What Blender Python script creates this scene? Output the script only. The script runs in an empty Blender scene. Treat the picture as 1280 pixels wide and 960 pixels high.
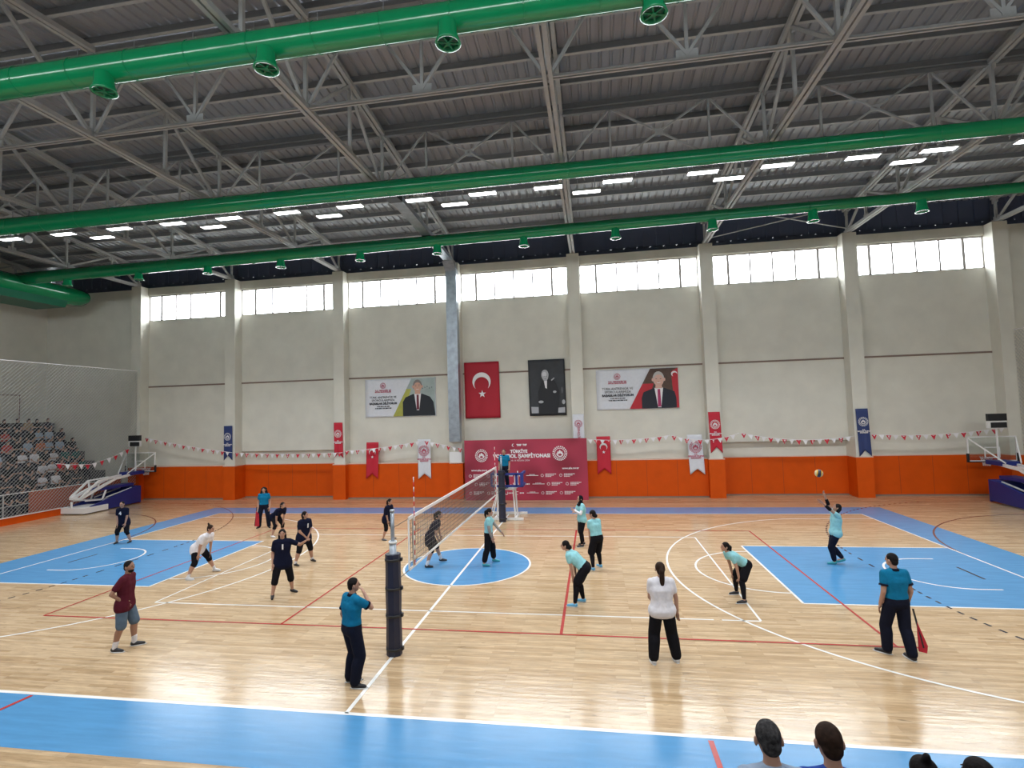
import bpy, bmesh, math, random
from mathutils import Vector, Matrix
random.seed(7)
V = Vector
C = bpy.context.scene.collection
SC = bpy.context.scene
R = math.radians

# ------------------------------------------------------------------ materials
MATS = {}
def mat(name, col, rough=0.6, metal=0.0, noise=0.0, scale=8.0, emit=0.0, spec=None, bump=0.0, sheen=0.0, coord='Object'):
    if name in MATS: return MATS[name]
    m = bpy.data.materials.new(name); m.use_nodes = True
    nt = m.node_tree; b = nt.nodes['Principled BSDF']
    b.inputs['Base Color'].default_value = (*col, 1)
    b.inputs['Roughness'].default_value = rough
    b.inputs['Metallic'].default_value = metal
    if spec is not None: b.inputs['Specular IOR Level'].default_value = spec
    if emit: 
        b.inputs['Emission Color'].default_value = (*col, 1)
        b.inputs['Emission Strength'].default_value = emit
    if noise or bump:
        tc = nt.nodes.new('ShaderNodeTexCoord'); n = nt.nodes.new('ShaderNodeTexNoise')
        n.inputs['Scale'].default_value = scale; n.inputs['Detail'].default_value = 4
        nt.links.new(tc.outputs[coord], n.inputs['Vector'])
        if noise:
            mr = nt.nodes.new('ShaderNodeMapRange')
            mr.inputs[1].default_value = 0.3; mr.inputs[2].default_value = 0.7
            mr.inputs[3].default_value = 1 - noise; mr.inputs[4].default_value = 1 + noise
            nt.links.new(n.outputs['Fac'], mr.inputs[0])
            mx = nt.nodes.new('ShaderNodeVectorMath'); mx.operation = 'SCALE'
            mx.inputs[0].default_value = col
            nt.links.new(mr.outputs[0], mx.inputs['Scale'])
            nt.links.new(mx.outputs[0], b.inputs['Base Color'])
        if bump:
            bp = nt.nodes.new('ShaderNodeBump'); bp.inputs['Strength'].default_value = bump; bp.inputs['Distance'].default_value = 0.02
            nt.links.new(n.outputs['Fac'], bp.inputs['Height']); nt.links.new(bp.outputs[0], b.inputs['Normal'])
    MATS[name] = m
    return m

def wood_floor():
    m = bpy.data.materials.new('maple_planks'); m.use_nodes = True
    nt = m.node_tree; b = nt.nodes['Principled BSDF']; N = nt.nodes; L = nt.links
    tc = N.new('ShaderNodeTexCoord')
    br = N.new('ShaderNodeTexBrick')
    br.inputs['Scale'].default_value = 1.0
    br.inputs['Brick Width'].default_value = 1.1; br.inputs['Row Height'].default_value = 0.075
    br.inputs['Mortar Size'].default_value = 0.0012; br.inputs['Bias'].default_value = 0.0
    br.offset = 0.37; br.offset_frequency = 3
    br.inputs['Color1'].default_value = (0.60, 0.44, 0.275, 1)
    br.inputs['Color2'].default_value = (0.45, 0.305, 0.17, 1)
    br.inputs['Mortar'].default_value = (0.30, 0.18, 0.09, 1)
    L.new(tc.outputs['Object'], br.inputs['Vector'])
    mp = N.new('ShaderNodeMapping'); mp.inputs['Scale'].default_value = (1.3, 11, 1)
    L.new(tc.outputs['Object'], mp.inputs['Vector'])
    n1 = N.new('ShaderNodeTexNoise'); n1.inputs['Scale'].default_value = 1.6; n1.inputs['Detail'].default_value = 6; n1.inputs['Roughness'].default_value = 0.65
    L.new(mp.outputs[0], n1.inputs['Vector'])
    cr = N.new('ShaderNodeMapRange'); cr.inputs[1].default_value = 0.32; cr.inputs[2].default_value = 0.7; cr.inputs[3].default_value = 1.16; cr.inputs[4].default_value = 0.74
    L.new(n1.outputs['Fac'], cr.inputs[0])
    # dark knots
    mp2 = N.new('ShaderNodeMapping'); mp2.inputs['Scale'].default_value = (2.2, 9, 1)
    L.new(tc.outputs['Object'], mp2.inputs['Vector'])
    n2 = N.new('ShaderNodeTexNoise'); n2.inputs['Scale'].default_value = 1.7; n2.inputs['Detail'].default_value = 2
    L.new(mp2.outputs[0], n2.inputs['Vector'])
    c2 = N.new('ShaderNodeMapRange'); c2.inputs[1].default_value = 0.67; c2.inputs[2].default_value = 0.78; c2.inputs[3].default_value = 1.0; c2.inputs[4].default_value = 0.5
    L.new(n2.outputs['Fac'], c2.inputs[0])
    mu = N.new('ShaderNodeMath'); mu.operation = 'MULTIPLY'; L.new(cr.outputs[0], mu.inputs[0]); L.new(c2.outputs[0], mu.inputs[1])
    sc = N.new('ShaderNodeVectorMath'); sc.operation = 'SCALE'
    L.new(br.outputs['Color'], sc.inputs[0]); L.new(mu.outputs[0], sc.inputs['Scale'])
    L.new(sc.outputs[0], b.inputs['Base Color'])
    b.inputs['Roughness'].default_value = 0.16
    b.inputs['Specular IOR Level'].default_value = 0.55
    # faint waviness of the lacquer
    mp3 = N.new('ShaderNodeMapping'); mp3.inputs['Scale'].default_value = (0.9, 7, 1)
    L.new(tc.outputs['Object'], mp3.inputs['Vector'])
    n3 = N.new('ShaderNodeTexNoise'); n3.inputs['Scale'].default_value = 2.0; n3.inputs['Detail'].default_value = 3
    L.new(mp3.outputs[0], n3.inputs['Vector'])
    bp = N.new('ShaderNodeBump'); bp.inputs['Strength'].default_value = 0.22; bp.inputs['Distance'].default_value = 0.01
    L.new(n3.outputs['Fac'], bp.inputs['Height']); L.new(bp.outputs[0], b.inputs['Normal'])
    return m

def paint_mat(name, col):
    m = bpy.data.materials.new(name); m.use_nodes = True
    nt = m.node_tree; b = nt.nodes['Principled BSDF']; N = nt.nodes; L = nt.links
    tc = N.new('ShaderNodeTexCoord')
    mp = N.new('ShaderNodeMapping'); mp.inputs['Scale'].default_value = (0.8, 5, 1); L.new(tc.outputs['Object'], mp.inputs['Vector'])
    n = N.new('ShaderNodeTexNoise'); n.inputs['Scale'].default_value = 1.8; n.inputs['Detail'].default_value = 5; L.new(mp.outputs[0], n.inputs['Vector'])
    mr = N.new('ShaderNodeMapRange'); mr.inputs[1].default_value = .3; mr.inputs[2].default_value = .7; mr.inputs[3].default_value = .92; mr.inputs[4].default_value = 1.08
    L.new(n.outputs['Fac'], mr.inputs[0])
    sc = N.new('ShaderNodeVectorMath'); sc.operation = 'SCALE'; sc.inputs[0].default_value = col
    L.new(mr.outputs[0], sc.inputs['Scale']); L.new(sc.outputs[0], b.inputs['Base Color'])
    b.inputs['Roughness'].default_value = 0.22; b.inputs['Specular IOR Level'].default_value = 0.45
    bp = N.new('ShaderNodeBump'); bp.inputs['Strength'].default_value = 0.2; bp.inputs['Distance'].default_value = 0.01
    L.new(n.outputs['Fac'], bp.inputs['Height']); L.new(bp.outputs[0], b.inputs['Normal'])
    return m

def roof_mat():
    m = bpy.data.materials.new('roof_sheet'); m.use_nodes = True
    nt = m.node_tree; b = nt.nodes['Principled BSDF']; N = nt.nodes; L = nt.links
    tc = N.new('ShaderNodeTexCoord')
    n = N.new('ShaderNodeTexNoise'); n.inputs['Scale'].default_value = 0.6; n.inputs['Detail'].default_value = 3
    mp = N.new('ShaderNodeMapping'); mp.inputs['Scale'].default_value = (6, 0.5, 1); L.new(tc.outputs['Object'], mp.inputs['Vector']); L.new(mp.outputs[0], n.inputs['Vector'])
    cr = N.new('ShaderNodeValToRGB')
    cr.color_ramp.elements[0].color = (0.27, 0.285, 0.32, 1); cr.color_ramp.elements[1].color = (0.42, 0.44, 0.48, 1)
    L.new(n.outputs['Fac'], cr.inputs[0]); L.new(cr.outputs[0], b.inputs['Base Color'])
    b.inputs['Roughness'].default_value = 0.36; b.inputs['Metallic'].default_value = 0.3
    return m

# ------------------------------------------------------------------ mesh builder
class MB:
    def __init__(s): s.v = []; s.f = []; s.m = []; s.mats = []; s.sm = []
    def mi(s, m):
        if m is None: return 0
        if m not in s.mats: s.mats.append(m)
        return s.mats.index(m)
    def add(s, vs, fs, m=None, smooth=False):
        o = len(s.v); s.v += [tuple(v) for v in vs]; k = s.mi(m)
        for f in fs: s.f.append([i + o for i in f]); s.m.append(k); s.sm.append(smooth)
        return s
    def box(s, lo, hi, m=None, M=None):
        (a, b, c), (d, e, f) = lo, hi
        vs = [V(p) for p in ((a,b,c),(d,b,c),(d,e,c),(a,e,c),(a,b,f),(d,b,f),(d,e,f),(a,e,f))]
        if M: vs = [M @ v for v in vs]
        return s.add(vs, [(0,3,2,1),(4,5,6,7),(0,1,5,4),(1,2,6,5),(2,3,7,6),(3,0,4,7)], m)
    def cbox(s, c, d, m=None, M=None):
        return s.box((c[0]-d[0]/2, c[1]-d[1]/2, c[2]-d[2]/2), (c[0]+d[0]/2, c[1]+d[1]/2, c[2]+d[2]/2), m, M)
    def beam(s, a, b, w, h=None, m=None, up=(0,0,1)):
        a, b = V(a), V(b); h = h or w; d = (b - a)
        if d.length < 1e-6: return s
        d.normalize(); u = V(up)
        if abs(d.dot(u)) > 0.98: u = V((0,1,0))
        x = d.cross(u).normalized(); u = x.cross(d).normalized()
        vs = []
        for p in (a, b):
            for sx, su in ((-1,-1),(1,-1),(1,1),(-1,1)): vs.append(p + x*sx*w/2 + u*su*h/2)
        return s.add(vs, [(3,2,1,0),(4,5,6,7),(0,1,5,4),(1,2,6,5),(2,3,7,6),(3,0,4,7)], m)
    def cone(s, a, b, ra, rb, n=12, m=None, caps=True, smooth=True, sq=1.0):
        a, b = V(a), V(b); d = (b - a)
        if d.length < 1e-7: return s
        d.normalize(); u = V((0,0,1)) if abs(d.z) < 0.95 else V((0,1,0))
        x = d.cross(u).normalized(); y = x.cross(d).normalized(); vs = []
        for p, r in ((a, ra), (b, rb)):
            for i in range(n):
                t = 2*math.pi*i/n; vs.append(p + x*math.cos(t)*r + y*math.sin(t)*r*sq)
        fs = [(i, (i+1)%n, n+(i+1)%n, n+i) for i in range(n)]
        s.add(vs, fs, m, smooth)
        if caps:
            o = len(s.v) - 2*n; k = s.mi(m)
            s.f.append([o+i for i in reversed(range(n))]); s.m.append(k); s.sm.append(False)
            s.f.append([o+n+i for i in range(n)]); s.m.append(k); s.sm.append(False)
        return s
    def ring_path(s, rings, m=None, closed_ends=True, smooth=True):
        n = len(rings[0]); vs = [p for r in rings for p in r]; fs = []
        for k in range(len(rings)-1):
            for i in range(n): fs.append((k*n+i, k*n+(i+1)%n, (k+1)*n+(i+1)%n, (k+1)*n+i))
        if closed_ends: fs.append(tuple(reversed(range(n)))); fs.append(tuple((len(rings)-1)*n+i for i in range(n)))
        return s.add(vs, fs, m, smooth)
    def tube(s, pts, r, n=6, m=None):
        pts = [V(p) for p in pts]; rings = []
        for k, p in enumerate(pts):
            d = (pts[min(k+1, len(pts)-1)] - pts[max(k-1, 0)]).normalized()
            u = V((0,0,1)) if abs(d.z) < 0.95 else V((0,1,0))
            x = d.cross(u).normalized(); y = x.cross(d).normalized()
            rr = r[k] if isinstance(r, (list, tuple)) else r
            rings.append([p + x*math.cos(2*math.pi*i/n)*rr + y*math.sin(2*math.pi*i/n)*rr for i in range(n)])
        return s.ring_path(rings, m)
    def ell(s, c, rad, m=None, M=None, nu=14, nv=9, smooth=True):
        c = V(c); vs = []; fs = []
        if isinstance(rad, (int, float)): rad = (rad,)*3
        def q(th, ph):
            p = V((rad[0]*math.sin(th)*math.cos(ph), rad[1]*math.sin(th)*math.sin(ph), rad[2]*math.cos(th)))
            if M: p = M @ p
            return c + p
        vs.append(q(0, 0))
        for j in range(1, nv):
            for i in range(nu): vs.append(q(math.pi*j/nv, 2*math.pi*i/nu))
        vs.append(q(math.pi, 0)); last = len(vs)-1
        for i in range(nu): fs.append((0, 1+i, 1+(i+1)%nu))
        for j in range(nv-2):
            for i in range(nu):
                a = 1+j*nu; fs.append((a+i, a+nu+i, a+nu+(i+1)%nu, a+(i+1)%nu))
        a = 1+(nv-2)*nu
        for i in range(nu): fs.append((a+i, last, a+(i+1)%nu))
        return s.add(vs, fs, m, smooth)
    def rc(s, a, b, ra, rb, m=None, n=12):      # rounded cone: for bodies
        s.ell(a, ra, m, nu=n, nv=8); s.ell(b, rb, m, nu=n, nv=8)
        a, b = V(a), V(b)
        if (b-a).length > 1e-4: s.cone(a, b, ra, rb, n, m)
        return s
    def poly(s, pts, depth, m=None):            # extruded outline; pts 3D coplanar, depth vector
        d = V(depth); n = len(pts); P = [V(p) for p in pts]
        vs = P + [p + d for p in P]
        fs = [tuple(range(n)), tuple(reversed(range(n, 2*n)))] + [(i, n+i, n+(i+1)%n, (i+1)%n) for i in range(n)]
        return s.add(vs, fs, m)
    def mesh(s, name):
        me = bpy.data.meshes.new(name); me.from_pydata(s.v, [], s.f)
        for m in s.mats: me.materials.append(m)
        me.polygons.foreach_set('material_index', s.m); me.polygons.foreach_set('use_smooth', s.sm)
        me.update(); return me
    def build(s, name, parent=None, loc=None, mat=None, label=None, fix=False):
        if mat is not None: s.mats = [mat] if not s.mats else s.mats
        me = s.mesh(name)
        if fix:
            bm = bmesh.new(); bm.from_mesh(me); bmesh.ops.recalc_face_normals(bm, faces=bm.faces); bm.to_mesh(me); bm.free()
        o = bpy.data.objects.new(name, me); C.objects.link(o)
        if parent is not None: o.parent = parent
        if loc is not None: o.location = loc
        if label: o['label'] = label
        return o

def tag(o, label, cat, group=None, kind=None):
    o['label'] = label; o['category'] = cat
    if group: o['group'] = group
    if kind: o['kind'] = kind
    return o
def thing(name, label, cat, loc=(0,0,0), rz=0, group=None):
    o = bpy.data.objects.new(name, None); C.objects.link(o); o.location = loc; o.rotation_euler = (0,0,rz)
    o.empty_display_size = 0.1
    return tag(o, label, cat, group)
def struct(o, label=None):
    o['kind'] = 'structure'
    if label: o['label'] = label
    return o

def text_obj(s, size, loc, m, parent=None, name='lettering', align='CENTER', xs=1.0, ext=0.002, bold=0.0, rot=(R(90),0,0)):
    cu = bpy.data.curves.new(name, 'FONT'); cu.body = s; cu.size = size; cu.align_x = align; cu.align_y = 'CENTER'
    cu.extrude = ext; cu.offset = bold; cu.resolution_u = 2
    cu.materials.append(m)
    t = bpy.data.objects.new(name, cu); C.objects.link(t)
    bpy.context.view_layer.update()
    dg = bpy.context.evaluated_depsgraph_get()
    me = bpy.data.meshes.new_from_object(t.evaluated_get(dg))
    bpy.data.objects.remove(t); bpy.data.curves.remove(cu)
    me.transform(Matrix.Diagonal((xs, 1, 1, 1)))
    o = bpy.data.objects.new(name, me); C.objects.link(o)
    o.rotation_euler = rot; o.location = loc
    if parent is not None: o.parent = parent
    return o

# ------------------------------------------------------------------ palette
WALL = mat('wall_plaster', (0.70, 0.68, 0.605), 0.75, noise=0.05, scale=1.2, bump=0.03)
ORANGE = mat('orange_padding', (0.66, 0.085, 0.002), 0.55, spec=.2, noise=0.05, scale=2)
LEDGE = mat('pale_ledge', (0.75, 0.52, 0.42), 0.6)
TRIM = mat('brown_joint', (0.24, 0.17, 0.14), 0.8)
STEEL = mat('truss_paint', (0.42, 0.425, 0.425), 0.5, noise=0.05)
STEELD = mat('purlin_paint', (0.20, 0.20, 0.21), 0.55, noise=0.05)
GREEN = mat('green_duct', (0.003, 0.225, 0.082), 0.16, noise=0.03, scale=3, spec=0.6)
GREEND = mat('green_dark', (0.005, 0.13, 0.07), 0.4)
GALV = mat('galvanised', (0.33, 0.37, 0.42), 0.35, metal=0.5, noise=0.18, scale=4)
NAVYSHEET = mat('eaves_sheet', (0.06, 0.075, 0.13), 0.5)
WHITE = mat('white_paint', (0.80, 0.80, 0.80), 0.4)
WFRAME = mat('window_frame', (0.50, 0.47, 0.46), 0.4)
BLACK = mat('black_plastic', (0.012, 0.013, 0.016), 0.45)
BLUEPAD = mat('blue_pad', (0.016, 0.03, 0.20), 0.5, noise=0.06)
NAVY = mat('navy_pad', (0.012, 0.016, 0.04), 0.5, noise=0.08)
BANNERRED = mat('banner_red', (0.55, 0.012, 0.035), 0.6, noise=0.06, scale=1.5)
FLAGRED = mat('flag_red', (0.42, 0.008, 0.025), 0.65, noise=0.06, scale=1.2)
BANNERWHITE = mat('banner_white', (0.72, 0.74, 0.80), 0.6, noise=0.03)
BANNERNAVY = mat('banner_navy', (0.025, 0.045, 0.16), 0.6)
PINKISH = mat('print_crimson', (0.50, 0.08, 0.14), 0.6)
INKWHITE = mat('print_white', (0.82, 0.80, 0.82), 0.6)
INKDARK = mat('print_dark', (0.05, 0.055, 0.07), 0.6)
FLOOR = wood_floor()
BLUE = paint_mat('blue_court_paint', (0.08, 0.27, 0.52))
LW = paint_mat('white_line_paint', (0.80, 0.80, 0.78))
LR = paint_mat('red_line_paint', (0.42, 0.045, 0.04))
LB = paint_mat('black_line_paint', (0.03, 0.03, 0.05))
LN = paint_mat('brown_line_paint', (0.16, 0.06, 0.05))
NETCORD = mat('net_cord', (0.48, 0.49, 0.50), 0.7)
SKY_S = 18.0; EXPO = -0.12
# ================================================================== SETTING
XL, XR, YB, YF = -29.3, 29.3, 11.95, -17.45     # inner faces of the walls
RIDGE_Y, RIDGE_Z, SLOPE = -2.75, 15.05, 0.1
def zr(y): return RIDGE_Z - SLOPE*abs(y - RIDGE_Y)  # underside of the top chords
PX = [-28.85, -22.45, -16.38, -9.83, -3.35, 3.0, 9.52, 16.0, 22.27, 28.85]
WALLTOP = 12.4
WZ0, WZ1 = 10.43, 11.93

floor = struct(MB().box((XL-.3, YF-.3, -.3), (XR+.3, YB+.3, 0), FLOOR).build('floor'))

# painted markings: thin coats, part of the floor
def coat(name, polys, z, m):
    b = MB()
    for p in polys:
        b.add([(x, y, z) for x, y in p], [tuple(range(len(p)))], m)
    me_o = b.build(name, floor, fix=False)
    me = me_o.data
    for pl in me.polygons:
        if pl.normal.z < 0: pl.flip()
    return me_o
def seg(a, b, w):
    a, b = V((*a, 0)), V((*b, 0)); d = (b-a).normalized(); n = V((-d.y, d.x, 0))*w/2
    return [(p.x, p.y) for p in (a-n, b-n, b+n, a+n)]
def arc(cx, cy, r, a0, a1, w, n=40):
    out = []
    for i in range(n):
        t, u = R(a0+(a1-a0)*i/n), R(a0+(a1-a0)*(i+1)/n)
        out.append([(cx+(r-w/2)*math.cos(t), cy+(r-w/2)*math.sin(t)), (cx+(r-w/2)*math.cos(u), cy+(r-w/2)*math.sin(u)),
                    (cx+(r+w/2)*math.cos(u), cy+(r+w/2)*math.sin(u)), (cx+(r+w/2)*math.cos(t), cy+(r+w/2)*math.sin(t))])
    return out
def dashed(polys, keep=1, skip=1):
    return [p for i, p in enumerate(polys) if i % (keep+skip) < keep]
w = .055
OX, OYF, OYN = 15.36, 8.95, -8.76
band = [[(-OX, 7.5), (OX, 7.5), (OX, OYF), (-OX, OYF)], [(-OX, OYN), (OX, OYN), (OX, -7.5), (-OX, -7.5)],
        [(-OX, -7.5), (-14, -7.5), (-14, 7.5), (-OX, 7.5)], [(14, -7.5), (OX, -7.5), (OX, 7.5), (14, 7.5)],
        [(-14, -2.45), (-8.2, -2.45), (-8.2, 2.45), (-14, 2.45)], [(8.2, -2.45), (14, -2.45), (14, 2.45), (8.2, 2.45)],
        [(1.83*math.cos(2*math.pi*i/64), 1.83*math.sin(2*math.pi*i/64)) for i in range(64)]]
coat('blue_court_area', band, .002, BLUE)
L = [seg((-14, -7.5), (14, -7.5), .07), seg((-14, 7.5), (14, 7.5), .06), seg((0, -7.5), (0, 7.5), w+.01)]
L += arc(0, 0, 1.82, 0, 360, w, 72)
for s in (-1, 1):
    L += [seg((14*s, -7.5), (14*s, 7.5), w), seg((8.2*s, -2.45), (8.2*s, 2.45), w), seg((8.2*s, -2.45), (14*s, -2.45), w), seg((8.2*s, 2.45), (14*s, 2.45), w)]
    a = (-90, 90) if s < 0 else (90, 270)
    L += arc(8.2*s, 0, 1.8, *a, w, 30)
    L += arc(12.425*s, 0, 1.25, *a, w, 24)
    L += [seg((12.425*s, 1.25), (12.9*s, 1.25), w), seg((12.425*s, -1.25), (12.9*s, -1.25), w)]
    t = math.degrees(math.acos(1-0)) if False else math.degrees(math.asin(6.6/6.75))
    aa = (-t, t) if s < 0 else (180-t, 180+t)
    L += arc(12.425*s, 0, 6.75, *aa, w, 60)
    x0 = 12.425 - math.sqrt(6.75**2-6.6**2)
    L += [seg((x0*s, 6.6), (14*s, 6.6), w), seg((x0*s, -6.6), (14*s, -6.6), w)]
    L += [seg((7*s, -3.5), (7*s, 3.5), w-.01)]
L += [seg((-7, 3.52), (7, 3.52), w-.01), seg((-7, -3.52), (6.08, -3.52), w-.01), seg((6.24, -3.52), (7, -3.52), w-.01)]
coat('white_court_line', L, .004, LW)
L = [seg((-9, -4.5), (9.35, -4.5), .05), seg((-9, 4.5), (9, 4.5), .05)]
for x in (-9, 9): L.append(seg((x, -4.5), (x, 4.5), .05))
L += [seg((-3, -4.5), (-3, 4.5), .05), seg((3, -4.5), (3, 4.5), .06)]
L += [seg((-5.45, -7.56), (-5.6, -8.6), .07), seg((5.16, -7.58), (5.16, -8.7), .07)]
coat('red_court_line', L, .006, LR)
L = [seg((-20, 10.22), (20, 10.22), .05)]
for s in (-1, 1):
    for sy in (-1, 1):
        a = {(-1, 1): (0, 90), (-1, -1): (-90, 0), (1, 1): (90, 180), (1, -1): (180, 270)}[(s, sy)]
        L += arc(20*s, 1.5*sy, 6, *a, .055, 30)
    L.append(seg((14*s, -1.5), (14*s, 1.5), .055))
coat('brown_court_line', L, .003, LN)
L = []
for s in (-1, 1):
    for sy in (-1, 1):
        a = {(-1, 1): (0, 76), (-1, -1): (-76, 0), (1, 1): (104, 180), (1, -1): (180, 256)}[(s, sy)]
        L += dashed(arc(20*s, 1.5*sy, 9, *a, .055, 80))
    for k in range(5): L.append(seg((11*s, -1.4+.6*k), (11*s, -1.15+.6*k), .055))
    L.append(seg((13.03*s, -.5), (13.03*s, .5), .06))
coat('black_dashed_line', L, .005, LB)

added_ground = struct(MB().box((-90, YB+.26, -.6), (90, 110, -.3), mat('yard_asphalt', (.16, .16, .15), .9, noise=.2, scale=.3)).box((-90, -110, -.6), (90, YF-.26, -.3), MATS['yard_asphalt']).build('ground'))  # unseen outdoor slabs, added to cut the low sky light reaching the roof
# ---- walls
bw = MB()
holes = []
for i in range(len(PX)-1):
    a = PX[i]+.30 + .0; b = PX[i+1]-.30
    holes.append((a, b))
RB = (1, 5)          # these two bays are recessed at their foot
bays = [PX[i] for i in range(1, 9)]
bw.box((XL, YB, 2.62), (XR, YB+.5, WZ0), WALL)
cut = [XL] + [v for i in RB for v in (bays[i]+.31, bays[i+1]-.31)] + [XR]
for k in range(0, len(cut), 2): bw.box((cut[k], YB, 0), (cut[k+1], YB+.5, 2.62), WALL)
for i in RB: bw.box((bays[i]+.31, YB+.32, 0), (bays[i+1]-.31, YB+.5, 2.62), WALL)
bw.box((XL, YB, WZ1), (XR, YB+.25, WALLTOP), WALL)
xs = [XL] + [v for i, h in enumerate(holes) if 1 <= i <= 7 for v in h] + [XR]
for k in range(0, len(xs), 2): bw.box((xs[k], YB, WZ0), (xs[k+1], YB+.25, WZ1), WALL)
# slightly proud lintel strip above the windows
bw.box((PX[1], YB-.10, WZ1+.02), (PX[8], YB, WALLTOP), WALL)
wall_back = struct(bw.build('wall_back'))
fw = MB()
fw.box((XL, YF-.25, 0), (XR, YF, WZ0), WALL); fw.box((XL, YF-.25, WZ1), (XR, YF, WALLTOP), WALL)
for k in range(0, len(xs), 2): fw.box((xs[k], YF-.25, WZ0), (xs[k+1], YF, WZ1), WALL)
struct(fw.build('wall_front'))
def gable(x0, x1, name):
    b = MB(); P = [(x0, YF, 0), (x0, YB, 0), (x0, YB, zr(YB)+.3), (x0, RIDGE_Y, RIDGE_Z+.3), (x0, YF, zr(YF)+.3)]
    b.poly(P, (x1-x0, 0, 0), WALL); return struct(b.build(name, fix=True))
gable(XL-.25, XL, 'wall_left'); gable(XR, XR+.25, 'wall_right')

# pillars in front of the wall (their lower part wears orange padding)
for k, x in enumerate(PX[1:-1]):
    pl = struct(MB().box((x-.31, 11.35, 0), (x+.31, YB, WALLTOP), WALL).build('trim_%d' % (k+1)))
    pl['label'] = 'plastered concrete wall pillar'
# orange padding round the foot of the wall, one panel per bay and pillar
TOPO = 1.84; SEAMO = mat('orange_seam', (.25, .03, .004), .6)
bays = [PX[i] for i in range(1, 9)]
for i in range(7):
    a, b = bays[i]+.33, bays[i+1]-.33
    F0 = {0: YB-.35, 1: YB+.22, 2: YB-.35, 3: YB-.38, 4: YB-.35, 5: YB+.22, 6: YB-.09}[i]; B0 = YB if i not in RB else YB+.32
    p = MB().box((a, F0, .02), (b, B0, TOPO), ORANGE)
    n = 4; 
    for j in range(1, n): 
        x = a+(b-a)*j/n; p.box((x-.006, F0-.003, .02), (x+.006, F0+.03, TOPO), SEAMO)
    if i in RB:
        for xa in (a-.02, b-.02): p.box((xa, YB-.05, .02), (xa+.04, F0, TOPO), ORANGE)
    p.box((a, F0-.01, TOPO), (b, B0, TOPO+.04), LEDGE)
    p.box((a, F0-.015, 0), (b, F0+.05, .06), TRIM)
    struct(p.build('trim_%d' % (20+i)))
for i, x in enumerate(bays):
    p = MB().box((x-.36, 11.27, .0), (x+.36, 11.36, TOPO), ORANGE)
    p.box((x-.36, 11.35, 0), (x-.30, YB-.05, TOPO), ORANGE); p.box((x+.30, 11.35, 0), (x+.36, YB-.05, TOPO), ORANGE)
    p.box((x-.37, 11.26, TOPO), (x+.37, YB-.05, TOPO+.04), LEDGE)
    struct(p.build('trim_%d' % (40+i)))
# brown joint line across the bays + a faint one above
for i in range(7):
    a, b = bays[i]+.31, bays[i+1]-.31
    q = MB().box((a, YB-.035, 6.47), (b, YB, 6.55), TRIM)
    if i == 5 or i == 6: q.box((a, YB-.012, 7.15), (b, YB, 7.17), WALL)
    struct(q.build('trim_%d' % (60+i)))

# windows: a frame with six panes, one window per bay
def pane_mat():
    m = bpy.data.materials.new('window_glass'); m.use_nodes = True; nt = m.node_tree; N = nt.nodes
    N.remove(N['Principled BSDF']); out = N['Material Output']
    g = N.new('ShaderNodeBsdfGlossy'); g.inputs['Roughness'].default_value = .05
    t = N.new('ShaderNodeBsdfTransparent'); t.inputs['Color'].default_value = (.93, .95, .95, 1)
    mx = N.new('ShaderNodeMixShader'); mx.inputs[0].default_value = .06
    nt.links.new(t.outputs[0], mx.inputs[1]); nt.links.new(g.outputs[0], mx.inputs[2]); nt.links.new(mx.outputs[0], out.inputs['Surface'])
    return m
PANE = pane_mat()
cnt = 0
for side, Y in (('b', YB+.03), ('f', YF-.10)):
    for i in range(1, 8):
        a, b = holes[i]; cnt += 1
        f = MB(); T = .045
        f.box((a, Y, WZ0), (b, Y+.07, WZ0+T), WFRAME); f.box((a, Y, WZ1-T), (b, Y+.07, WZ1), WFRAME)
        f.box((a, Y-.05, WZ1-.06), (b, Y+.02, WZ1), WFRAME)
        W = (b-a); e = W*.145; inner = (W-2*e)/4
        cuts = [a, a+e] + [a+e+inner*j for j in range(1, 4)] + [b-e, b]
        for j, x in enumerate(cuts):
            tw = .06 if j in (0, 6) else (.06 if j in (1, 5) else .035)
            f.box((max(a, x-tw), Y, WZ0), (min(b, x+tw), Y+.07, WZ1), WFRAME)
        fo = struct(f.build('window_%d' % cnt))
        MB().add([(a, Y+.04, WZ0), (b, Y+.04, WZ0), (b, Y+.04, WZ1), (a, Y+.04, WZ1)], [(0,1,2,3)], PANE).build('pane', fo)

# ---- roof: corrugated sheet on purlins
RS = roof_mat()
rb = MB()
pitch = .32; x = XL-.3; prof = []
while x < XR+.3:
    prof += [(x, 0), (x+.03, .045), (x+.09, .045), (x+.12, 0)]; x += pitch
def sheet(y0, y1, z0, z1):
    vs = []; fs = []
    for px_, dz in prof: vs.append((px_, y0, z0+dz)); vs.append((px_, y1, z1+dz))
    for k in range(len(prof)-1): fs.append((2*k, 2*k+1, 2*k+3, 2*k+2))
    rb.add(vs, fs, RS)
PH = .20
sheet(RIDGE_Y+.1, YB+1.0, RIDGE_Z+PH-.01, zr(YB+1.0)+PH)
sheet(RIDGE_Y-.1, YF-1.0, RIDGE_Z+PH-.01, zr(YF-1.0)+PH)
ceiling = struct(rb.build('ceiling'))
MB().box((XL-.3, RIDGE_Y-.22, RIDGE_Z+PH+.05), (XR+.3, RIDGE_Y+.22, RIDGE_Z+PH+.09), NAVYSHEET).build('ridge_cap', ceiling)
yl = [RIDGE_Y+.15+1.2*k for k in range(12)] 
yl += [RIDGE_Y-.15-1.2*k for k in range(12)]
for y in yl:
    MB().box((XL, y-.035, zr(y)+.0), (XR, y+.035, zr(y)+PH), STEELD).box((XL, y-.06, zr(y)-.012), (XR, y+.035, zr(y)+.005), STEEL).build('purlin', ceiling)
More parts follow.
